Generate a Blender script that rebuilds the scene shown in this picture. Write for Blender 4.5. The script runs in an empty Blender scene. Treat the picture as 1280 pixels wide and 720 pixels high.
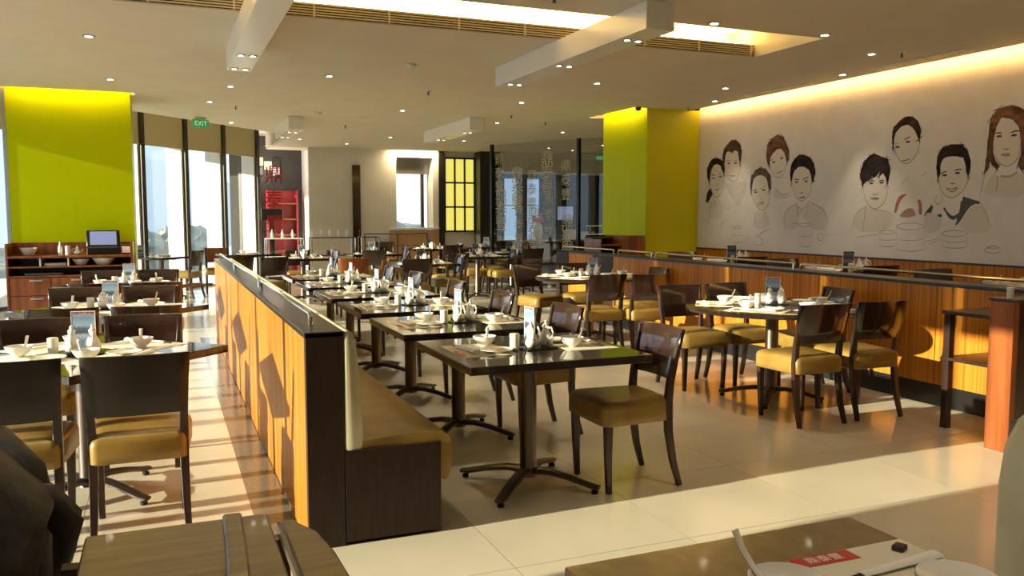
import bpy, bmesh, math, random
from mathutils import Vector, Matrix

random.seed(7)
scene = bpy.context.scene
COL = scene.collection
R = math.radians

# ---------------------------------------------------------------- camera, world, sun, exposure
cam_data = bpy.data.cameras.new('camera')
cam_data.sensor_width = 36.0
cam_data.lens = 36.0 * 1050.0 / 1280.0
cam_data.clip_start = 0.05
cam_data.clip_end = 2000
cam = bpy.data.objects.new('camera', cam_data)
cam.location = (0, 0, 1.45)
cam.rotation_euler = (R(90 - 4.9), 0, R(-22.5))
COL.objects.link(cam)
scene.camera = cam

world = bpy.data.worlds.new('hazy_sky')
scene.world = world
world.use_nodes = True
wn = world.node_tree.nodes
wl = world.node_tree.links
wn.clear()
w_out = wn.new('ShaderNodeOutputWorld')
w_bg = wn.new('ShaderNodeBackground')
w_tc = wn.new('ShaderNodeTexCoord')
w_sep = wn.new('ShaderNodeSeparateXYZ')
w_rmp = wn.new('ShaderNodeValToRGB')
w_rmp.color_ramp.elements[0].position = 0.0
w_rmp.color_ramp.elements[0].color = (0.72, 0.86, 1.0, 1)
w_rmp.color_ramp.elements[1].position = 0.5
w_rmp.color_ramp.elements[1].color = (0.86, 0.93, 1.0, 1)
wl.new(w_tc.outputs['Generated'], w_sep.inputs[0])
wl.new(w_sep.outputs['Z'], w_rmp.inputs[0])
wl.new(w_rmp.outputs[0], w_bg.inputs[0])
wl.new(w_bg.outputs[0], w_out.inputs[0])
w_bg.inputs[1].default_value = 1.45

sun_data = bpy.data.lights.new('low_sun', 'SUN')
sun_data.energy = 10.5
sun_data.angle = R(0.6)
sun_data.color = (1.0, 0.85, 0.62)
sun = bpy.data.objects.new('low_sun', sun_data)
sun.rotation_euler = Vector((1.0, 0.045, -0.25)).to_track_quat('-Z', 'Y').to_euler()
sun.location = (-6, 5, 4)
COL.objects.link(sun)

vs = scene.view_settings
vs.view_transform = 'Standard'
vs.look = 'None'
vs.gamma = 1.0
vs.use_curve_mapping = False
vs.exposure = 0.38
scene.cycles.use_denoising = True
scene.cycles.max_bounces = 8
scene.cycles.diffuse_bounces = 5
scene.cycles.transparent_max_bounces = 16
scene.cycles.caustics_reflective = False
scene.cycles.caustics_refractive = False
scene.cycles.sample_clamp_indirect = 4.0

# ---------------------------------------------------------------- materials
def mat(name, color=(0.5, 0.5, 0.5), rough=0.5, metal=0.0, emit=None, estr=0.0, coat=0.0, spec=0.5):
    m = bpy.data.materials.new(name)
    m.use_nodes = True
    b = m.node_tree.nodes['Principled BSDF']
    b.inputs['Base Color'].default_value = (*color, 1)
    b.inputs['Roughness'].default_value = rough
    b.inputs['Metallic'].default_value = metal
    b.inputs['Specular IOR Level'].default_value = spec
    if coat:
        b.inputs['Coat Weight'].default_value = coat
        b.inputs['Coat Roughness'].default_value = 0.05
    if emit:
        b.inputs['Emission Color'].default_value = (*emit, 1)
        b.inputs['Emission Strength'].default_value = estr
    return m

def nodes(m):
    nt = m.node_tree
    return nt, nt.nodes, nt.links, nt.nodes['Principled BSDF']

def noisy(name, c0, c1, rough, scale=(4, 4, 4), detail=4.0, coat=0.0, bump=0.0, pos=(0.35, 0.65), rvar=0.0, spec=0.5, metal=0.0):
    """two colours mixed by stretched noise in object space"""
    m = mat(name, c0, rough, coat=coat, spec=spec, metal=metal)
    nt, n, l, b = nodes(m)
    tc = n.new('ShaderNodeTexCoord')
    mp = n.new('ShaderNodeMapping')
    mp.inputs['Scale'].default_value = scale
    tx = n.new('ShaderNodeTexNoise')
    tx.inputs['Scale'].default_value = 1.0
    tx.inputs['Detail'].default_value = detail
    rp = n.new('ShaderNodeValToRGB')
    rp.color_ramp.elements[0].position = pos[0]
    rp.color_ramp.elements[0].color = (*c0, 1)
    rp.color_ramp.elements[1].position = pos[1]
    rp.color_ramp.elements[1].color = (*c1, 1)
    l.new(tc.outputs['Object'], mp.inputs[0])
    l.new(mp.outputs[0], tx.inputs['Vector'])
    l.new(tx.outputs['Fac'], rp.inputs[0])
    l.new(rp.outputs[0], b.inputs['Base Color'])
    if bump:
        bp = n.new('ShaderNodeBump')
        bp.inputs['Strength'].default_value = bump
        bp.inputs['Distance'].default_value = 0.01
        l.new(tx.outputs['Fac'], bp.inputs['Height'])
        l.new(bp.outputs[0], b.inputs['Normal'])
    if rvar:
        mr = n.new('ShaderNodeMapRange')
        mr.inputs['To Min'].default_value = rough - rvar
        mr.inputs['To Max'].default_value = rough + rvar
        l.new(tx.outputs['Fac'], mr.inputs[0])
        l.new(mr.outputs[0], b.inputs['Roughness'])
    return m

def glass_mat(name, tint=(1, 1, 1), refl=0.08):
    m = bpy.data.materials.new(name)
    m.use_nodes = True
    nt = m.node_tree
    nt.nodes.clear()
    out = nt.nodes.new('ShaderNodeOutputMaterial')
    mix = nt.nodes.new('ShaderNodeMixShader')
    tr = nt.nodes.new('ShaderNodeBsdfTransparent')
    gl = nt.nodes.new('ShaderNodeBsdfGlossy')
    lw = nt.nodes.new('ShaderNodeLayerWeight')
    lw.inputs['Blend'].default_value = 0.5
    pw = nt.nodes.new('ShaderNodeMath'); pw.operation = 'POWER'; pw.inputs[1].default_value = 4.0
    fr = nt.nodes.new('ShaderNodeMath'); fr.operation = 'MULTIPLY_ADD'; fr.inputs[1].default_value = 0.6; fr.inputs[2].default_value = refl * 0.5
    nt.links.new(lw.outputs['Facing'], pw.inputs[0])
    nt.links.new(pw.outputs[0], fr.inputs[0])
    tr.inputs[0].default_value = (*tint, 1)
    gl.inputs['Roughness'].default_value = 0.01
    nt.links.new(fr.outputs[0], mix.inputs[0])
    nt.links.new(tr.outputs[0], mix.inputs[1])
    nt.links.new(gl.outputs[0], mix.inputs[2])
    nt.links.new(mix.outputs[0], out.inputs[0])
    return m

M = {}
M['ceiling'] = noisy('ceiling_paint', (0.70, 0.635, 0.51), (0.74, 0.675, 0.55), 0.75, (2, 2, 2))
M['fascia'] = mat('white_ceiling_box', (0.86, 0.84, 0.80), 0.28)
M['plaster'] = noisy('white_plaster', (0.75, 0.72, 0.68), (0.80, 0.77, 0.73), 0.7, (3, 3, 3))
M['mural'] = noisy('mural_paper', (0.81, 0.735, 0.67), (0.86, 0.785, 0.72), 0.55, (5, 5, 5))
M['zebra'] = noisy('striped_zebrano_veneer', (0.29, 0.088, 0.009), (0.66, 0.262, 0.027), 0.34, (44, 44, 0.3), 3.0, coat=0.05, pos=(0.28, 0.72), spec=0.3)
M['cherry'] = noisy('reddish_cherry_wood', (0.17, 0.045, 0.012), (0.33, 0.10, 0.028), 0.3, (14, 14, 0.8), 3.0, coat=0.2)
M['darkwood'] = noisy('dark_stained_wood', (0.022, 0.011, 0.008), (0.045, 0.022, 0.014), 0.34, (40, 40, 3), 3.0, coat=0.25, spec=0.5)
M['mahogany'] = noisy('mahogany_back_panel', (0.015, 0.0065, 0.005), (0.032, 0.011, 0.0075), 0.2, (30, 4, 3), 3.0, coat=0.5)
M['endpanel'] = noisy('dark_brown_laminate', (0.024, 0.012, 0.008), (0.035, 0.017, 0.011), 0.42, (60, 60, 5), 3.0, spec=0.3)
M['tabletop'] = noisy('polished_dark_tabletop', (0.016, 0.010, 0.008), (0.028, 0.018, 0.013), 0.09, (30, 30, 30), 5.0, coat=0.3)
M['tableedge'] = noisy('reddish_table_edge', (0.05, 0.018, 0.012), (0.08, 0.03, 0.02), 0.3, (20, 20, 5))
M['granite'] = noisy('brown_marble_tabletop', (0.12, 0.075, 0.022), (0.195, 0.13, 0.044), 0.3, (22, 12, 10), 6.0, coat=0.12)
M['steel'] = noisy('brushed_bronze_steel', (0.16, 0.13, 0.11), (0.26, 0.22, 0.19), 0.33, (60, 60, 2), 3.0, metal=1.0)
M['castiron'] = mat('dark_cast_foot', (0.085, 0.068, 0.058), 0.35, 0.7)
M['chrome'] = mat('polished_chrome', (0.75, 0.75, 0.76), 0.12, 1.0)
M['alu'] = mat('brushed_aluminium', (0.55, 0.56, 0.58), 0.32, 1.0)
M['leather'] = noisy('ochre_leather', (0.255, 0.155, 0.032), (0.32, 0.20, 0.046), 0.36, (9, 9, 9), 5.0, bump=0.12, coat=0.1)
M['paleleather'] = noisy('pale_olive_leather', (0.58, 0.53, 0.33), (0.66, 0.61, 0.40), 0.45, (8, 8, 8), 5.0, bump=0.1)
M['lime'] = mat('lime_back_painted_glass', (0.54, 0.62, 0.001), 0.42, coat=0.03, spec=0.05)
M['lime2'] = mat('lime_olive_paint', (0.58, 0.55, 0.001), 0.4, coat=0.1, spec=0.3)
M['black'] = mat('black_laminate', (0.012, 0.011, 0.011), 0.3)
M['rubber'] = mat('black_rubber', (0.01, 0.01, 0.01), 0.7)
M['ceramic'] = mat('white_glazed_ceramic', (0.84, 0.81, 0.74), 0.12, coat=0.4)
M['cream'] = mat('cream_plastic', (0.72, 0.68, 0.55), 0.35)
M['paper'] = noisy('cream_paper', (0.76, 0.70, 0.54), (0.80, 0.74, 0.59), 0.8, (12, 12, 12))
M['white'] = mat('white_paper', (0.85, 0.83, 0.77), 0.7)
M['red'] = mat('red_printed_paper', (0.52, 0.03, 0.02), 0.5)
M['whiteink'] = mat('white_ink', (0.85, 0.82, 0.76), 0.6)
M['glass'] = glass_mat('clear_window_glass', (0.93, 0.97, 0.97))
M['screen_glass'] = glass_mat('tinted_screen_glass', (0.86, 0.86, 0.82), 0.09)
M['blind'] = mat('cream_roller_blind', (0.66, 0.58, 0.36), 0.8)
M['mullion'] = mat('dark_bronze_mullion', (0.07, 0.06, 0.045), 0.4, 0.4)
M['pier'] = mat('white_window_pier', (0.80, 0.80, 0.80), 0.5)
M['led'] = mat('warm_led_strip', (1, 0.8, 0.4), 0.5, emit=(1.0, 0.72, 0.26), estr=36.0)
M['led_soft'] = mat('warm_led_strip_soft', (1, 0.8, 0.4), 0.5, emit=(1.0, 0.70, 0.28), estr=26.0)
M['lamp'] = mat('downlight_lens', (1, 1, 1), 0.5, emit=(1.0, 0.86, 0.66), estr=40.0)
M['lamp_rim'] = mat('downlight_rim', (0.55, 0.52, 0.48), 0.35, 0.6)
M['vent'] = mat('vent_slat_paint', (0.62, 0.57, 0.42), 0.5)
M['coat'] = noisy('black_brown_padded_fabric', (0.012, 0.009, 0.007), (0.026, 0.020, 0.015), 0.6, (14, 14, 14), 5.0, bump=0.9)
M['oak'] = noisy('olive_brown_oak', (0.085, 0.056, 0.017), (0.155, 0.105, 0.036), 0.42, (3, 40, 40), 4.0, coat=0.15)
M['purple'] = mat('dark_purple_fabric', (0.03, 0.012, 0.03), 0.6)
M['screen'] = mat('lit_display', (0.1, 0.1, 0.15), 0.2, emit=(0.38, 0.46, 0.75), estr=0.45)
M['exit'] = mat('green_exit_panel', (0.02, 0.25, 0.08), 0.4, emit=(0.10, 0.8, 0.25), estr=0.16)
M['exit_ink'] = mat('white_green_lettering', (0.7, 1, 0.75), 0.4, emit=(0.7, 1.0, 0.75), estr=0.3)
M['lattice_pane'] = mat('backlit_yellow_pane', (0.8, 0.75, 0.2), 0.4, emit=(0.80, 0.72, 0.14), estr=0.75)
M['etched'] = mat('frosted_etching', (0.55, 0.50, 0.36), 0.7)
M['peach'] = noisy('pale_peach_wood', (0.52, 0.30, 0.17), (0.60, 0.37, 0.22), 0.35, (8, 8, 1), 3.0)
M['redglow'] = mat('red_wall_paint', (0.30, 0.012, 0.022), 0.5)
M['backdark'] = mat('chair_back_black_brown', (0.017, 0.0095, 0.0075), 0.33, spec=0.35)
M['redink'] = mat('red_vinyl_lettering', (0.5, 0.01, 0.01), 0.4)
M['darkwall'] = mat('charcoal_wall', (0.028, 0.026, 0.024), 0.45)
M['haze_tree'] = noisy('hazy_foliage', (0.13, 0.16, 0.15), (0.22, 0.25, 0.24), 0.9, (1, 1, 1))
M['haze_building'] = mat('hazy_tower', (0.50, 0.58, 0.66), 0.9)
M['terrace'] = mat('terrace_paving', (0.55, 0.54, 0.50), 0.8)
M['floor_base'] = mat('floor_grout', (0.16, 0.135, 0.10), 0.7)
M['strip'] = noisy('grey_granite_border', (0.16, 0.145, 0.125), (0.21, 0.19, 0.165), 0.14, (40, 40, 40), 4.0)

def tile_material():
    m = noisy('polished_cream_floor_tile', (0.655, 0.59, 0.445), (0.71, 0.645, 0.50), 0.17, (1.6, 1.6, 1.6), 6.0, rvar=0.03)
    nt, n, l, b = nodes(m)
    oi = n.new('ShaderNodeObjectInfo')
    hs = n.new('ShaderNodeHueSaturation')
    mr = n.new('ShaderNodeMapRange')
    mr.inputs['To Min'].default_value = 0.97
    mr.inputs['To Max'].default_value = 1.03
    l.new(oi.outputs['Random'], mr.inputs[0])
    l.new(mr.outputs[0], hs.inputs['Value'])
    src = b.inputs['Base Color'].links[0].from_socket
    l.new(src, hs.inputs['Color'])
    l.new(hs.outputs[0], b.inputs['Base Color'])
    return m
M['tile'] = tile_material()

def print_material(name, stops, noise=0.15):
    """printed card: bands of colour up the card with blotches of picture"""
    m = mat(name, (0.8, 0.8, 0.8), 0.25, coat=0.5)
    nt, n, l, b = nodes(m)
    tc = n.new('ShaderNodeTexCoord')
    sp = n.new('ShaderNodeSeparateXYZ')
    nz = n.new('ShaderNodeTexNoise')
    nz.inputs['Scale'].default_value = 6.0
    nz.inputs['Detail'].default_value = 3.0
    ad = n.new('ShaderNodeMath'); ad.operation = 'MULTIPLY_ADD'
    ad.inputs[1].default_value = noise
    zs = n.new('ShaderNodeMath'); zs.operation = 'MULTIPLY'; zs.inputs[1].default_value = 0.85
    rp = n.new('ShaderNodeValToRGB')
    rp.color_ramp.interpolation = 'LINEAR'
    el = rp.color_ramp.elements
    while len(el) < len(stops):
        el.new(0.5)
    for e, (p, c) in zip(el, stops):
        e.position = p
        e.color = (c[0] * 0.62, c[1] * 0.66, c[2] * 0.72, 1)
    l.new(tc.outputs['Generated'], sp.inputs[0])
    l.new(tc.outputs['Generated'], nz.inputs['Vector'])
    l.new(nz.outputs['Fac'], ad.inputs[0])
    l.new(sp.outputs['Z'], zs.inputs[0])
    l.new(zs.outputs[0], ad.inputs[2])
    l.new(ad.outputs[0], rp.inputs[0])
    l.new(rp.outputs[0], b.inputs['Base Color'])
    return m
M['menu_blue'] = print_material('menu_print_blue', [(0.05, (0.45, 0.62, 0.78)), (0.25, (0.22, 0.46, 0.70)), (0.38, (0.70, 0.76, 0.80)), (0.46, (0.10, 0.12, 0.16)), (0.54, (0.12, 0.20, 0.30)), (0.62, (0.60, 0.70, 0.80)), (0.78, (0.30, 0.50, 0.72)), (0.86, (0.62, 0.55, 0.60)), (0.92, (0.45, 0.08, 0.12))])
M['menu_dark'] = print_material('menu_print_slate', [(0.0, (0.04, 0.05, 0.07)), (0.35, (0.10, 0.13, 0.17)), (0.5, (0.30, 0.34, 0.38)), (0.62, (0.06, 0.08, 0.10)), (0.8, (0.18, 0.21, 0.25)), (0.95, (0.05, 0.05, 0.06))])

# ---------------------------------------------------------------- mesh building
class MB:
    def __init__(s):
        s.v, s.f = [], []
    def add(s, vs_, fs):
        o = len(s.v)
        s.v += [tuple(p) for p in vs_]
        s.f += [tuple(i + o for i in q) for q in fs]
        return s
    def box(s, x0, x1, y0, y1, z0, z1, mtx=None):
        p = [Vector(q) for q in ((x0, y0, z0), (x1, y0, z0), (x1, y1, z0), (x0, y1, z0), (x0, y0, z1), (x1, y0, z1), (x1, y1, z1), (x0, y1, z1))]
        if mtx: p = [mtx @ q for q in p]
        return s.add(p, [(3, 2, 1, 0), (4, 5, 6, 7), (0, 1, 5, 4), (1, 2, 6, 5), (2, 3, 7, 6), (3, 0, 4, 7)])
    def prism(s, poly, z0, z1, axis='z'):
        n = len(poly)
        if axis == 'z':
            lo = [(a, b, z0) for a, b in poly]; hi = [(a, b, z1) for a, b in poly]
        elif axis == 'x':
            lo = [(z0, a, b) for a, b in poly]; hi = [(z1, a, b) for a, b in poly]
        else:
            lo = [(a, z0, b) for a, b in poly]; hi = [(a, z1, b) for a, b in poly]
        return s.add(lo + hi, [tuple(range(n))[::-1], tuple(range(n, 2 * n))] + [(i, (i + 1) % n, n + (i + 1) % n, n + i) for i in range(n)])
    def lathe(s, prof, n=16, c=(0, 0, 0), sx=1.0, sy=1.0):
        o = []
        for r, z in prof:
            for k in range(n):
                a = 2 * math.pi * k / n
                o.append((c[0] + r * sx * math.cos(a), c[1] + r * sy * math.sin(a), c[2] + z))
        fs = []
        for j in range(len(prof) - 1):
            for k in range(n):
                fs.append((j * n + k, j * n + (k + 1) % n, (j + 1) * n + (k + 1) % n, (j + 1) * n + k))
        fs.append(tuple(range(n))[::-1])
        fs.append(tuple((len(prof) - 1) * n + k for k in range(n)))
        return s.add(o, fs)
    def tube(s, pts, rad, n=8, flat=1.0, phase=0.0):
        pts = [Vector(p) for p in pts]
        if not hasattr(rad, '__len__'): rad = [rad] * len(pts)
        up = Vector((0, 0, 1))
        t0 = (pts[1] - pts[0]).normalized()
        if abs(t0.dot(up)) > 0.9: up = Vector((1, 0, 0))
        nx = (up - t0 * up.dot(t0)).normalized()
        o = []
        for i, p in enumerate(pts):
            a = pts[max(i - 1, 0)]; b = pts[min(i + 1, len(pts) - 1)]
            t = (b - a).normalized()
            nx = (nx - t * nx.dot(t)).normalized()
            by = t.cross(nx)
            for k in range(n):
                g = 2 * math.pi * k / n + phase
                o.append(p + nx * (math.cos(g) * rad[i] * flat) + by * (math.sin(g) * rad[i]))
        m = len(pts)
        fs = [(j * n + k, j * n + (k + 1) % n, (j + 1) * n + (k + 1) % n, (j + 1) * n + k) for j in range(m - 1) for k in range(n)]
        fs += [tuple(range(n))[::-1], tuple((m - 1) * n + k for k in range(n))]
        return s.add(o, fs)
    def level(s):
        s.v = [(x, y, max(z, 0.0)) for x, y, z in s.v]
        return s
    def mesh(s, name, m, bevel=0.0, smooth=35, segs=1):
        me = bpy.data.meshes.new(name)
        me.from_pydata(s.v, [], s.f)
        bm = bmesh.new(); bm.from_mesh(me)
        bmesh.ops.recalc_face_normals(bm, faces=bm.faces)
        if bevel:
            eds = [e for e in bm.edges if len(e.link_faces) == 2 and e.calc_face_angle(0) > R(40)]
            bmesh.ops.bevel(bm, geom=eds, offset=bevel, segments=segs, affect='EDGES', profile=0.5, clamp_overlap=True)
        bm.to_mesh(me); bm.free()
        if smooth:
            me.polygons.foreach_set('use_smooth', [True] * len(me.polygons))
            me.set_sharp_from_angle(angle=R(smooth))
        me.materials.append(m if not isinstance(m, str) else M[m])
        return me

def link(name, me, parent=None, loc=None, rot=None):
    o = bpy.data.objects.new(name, me)
    COL.objects.link(o)
    if parent: o.parent = parent
    if loc: o.location = loc
    if rot is not None: o.rotation_euler = rot if hasattr(rot, '__len__') else (0, 0, rot)
    return o

def tag(o, label=None, cat=None, group=None, kind=None):
    if label: o['label'] = label
    if cat: o['category'] = cat
    if group: o['group'] = group
    if kind: o['kind'] = kind
    return o

def thing(name, label, cat, loc=(0, 0, 0), rz=0.0, group=None):
    o = link(name, None, None, loc, rz)
    o.empty_display_size = 0.1
    return tag(o, label, cat, group)

def boxm(name, m, x0, x1, y0, y1, z0, z1, bevel=0.0):
    return MB().box(x0, x1, y0, y1, z0, z1).mesh(name, m, bevel)

def part(name, m, parent, x0, x1, y0, y1, z0, z1, bevel=0.0):
    return link(name, boxm(name, m, x0, x1, y0, y1, z0, z1, bevel), parent)

def struct(name, me, label=None, parent=None):
    o = link(name, me, parent)
    if not parent: tag(o, label, None, None, 'structure')
    return o

CACHE = {}
def kit(key, builder):
    """list of (part name, mesh, index of parent part or -1), built once and shared by every copy"""
    if key not in CACHE: CACHE[key] = builder()
    return CACHE[key]

def place(name, key, builder, label, cat, loc, rz=0.0, group=None):
    t = thing(name, label, cat, loc, rz, group)
    made = []
    for pn, me, pi in kit(key, builder):
        made.append(link(pn, me, t if pi < 0 else made[pi]))
    return t

def single(name, key, builder, label, cat, loc, rz=0.0, group=None):
    if key not in CACHE: CACHE[key] = builder()
    rot = rz if hasattr(rz, '__len__') else (0, 0, rz)
    return tag(link(name, CACHE[key], None, loc, rot), label, cat, group)

ORD = ['first', 'second', 'third', 'fourth', 'fifth', 'sixth', 'seventh', 'eighth']

def text_mesh(s, size, m, depth=0.001, vertical=False):
    cu = bpy.data.curves.new('lettering', 'FONT')
    cu.body = '\n'.join(s) if vertical else s
    cu.size = size
    cu.extrude = depth
    cu.align_x = 'CENTER'
    cu.align_y = 'CENTER'
    cu.space_line = 0.86
    ob = bpy.data.objects.new('lettering', cu)
    COL.objects.link(ob)
    bpy.context.view_layer.update()
    dg = bpy.context.evaluated_depsgraph_get()
    me = bpy.data.meshes.new_from_object(ob.evaluated_get(dg))
    bpy.data.objects.remove(ob)
    me.materials.clear()
    me.materials.append(M[m])
    return me

def rounded(w0, w1, d, rf, rb, n=4):
    """plan outline: width w0 at the back, w1 at the front, depth d, rounded corners"""
    out = []
    for cx, cy, a0, r in ((w1 / 2 - rf, d / 2 - rf, 0, rf), (-w1 / 2 + rf, d / 2 - rf, 90, rf), (-w0 / 2 + rb, -d / 2 + rb, 180, rb), (w0 / 2 - rb, -d / 2 + rb, 270, rb)):
        for k in range(n + 1):
            a = R(a0 + 90 * k / n)
            out.append((cx + r * math.cos(a), cy + r * math.sin(a)))
    return out

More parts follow.
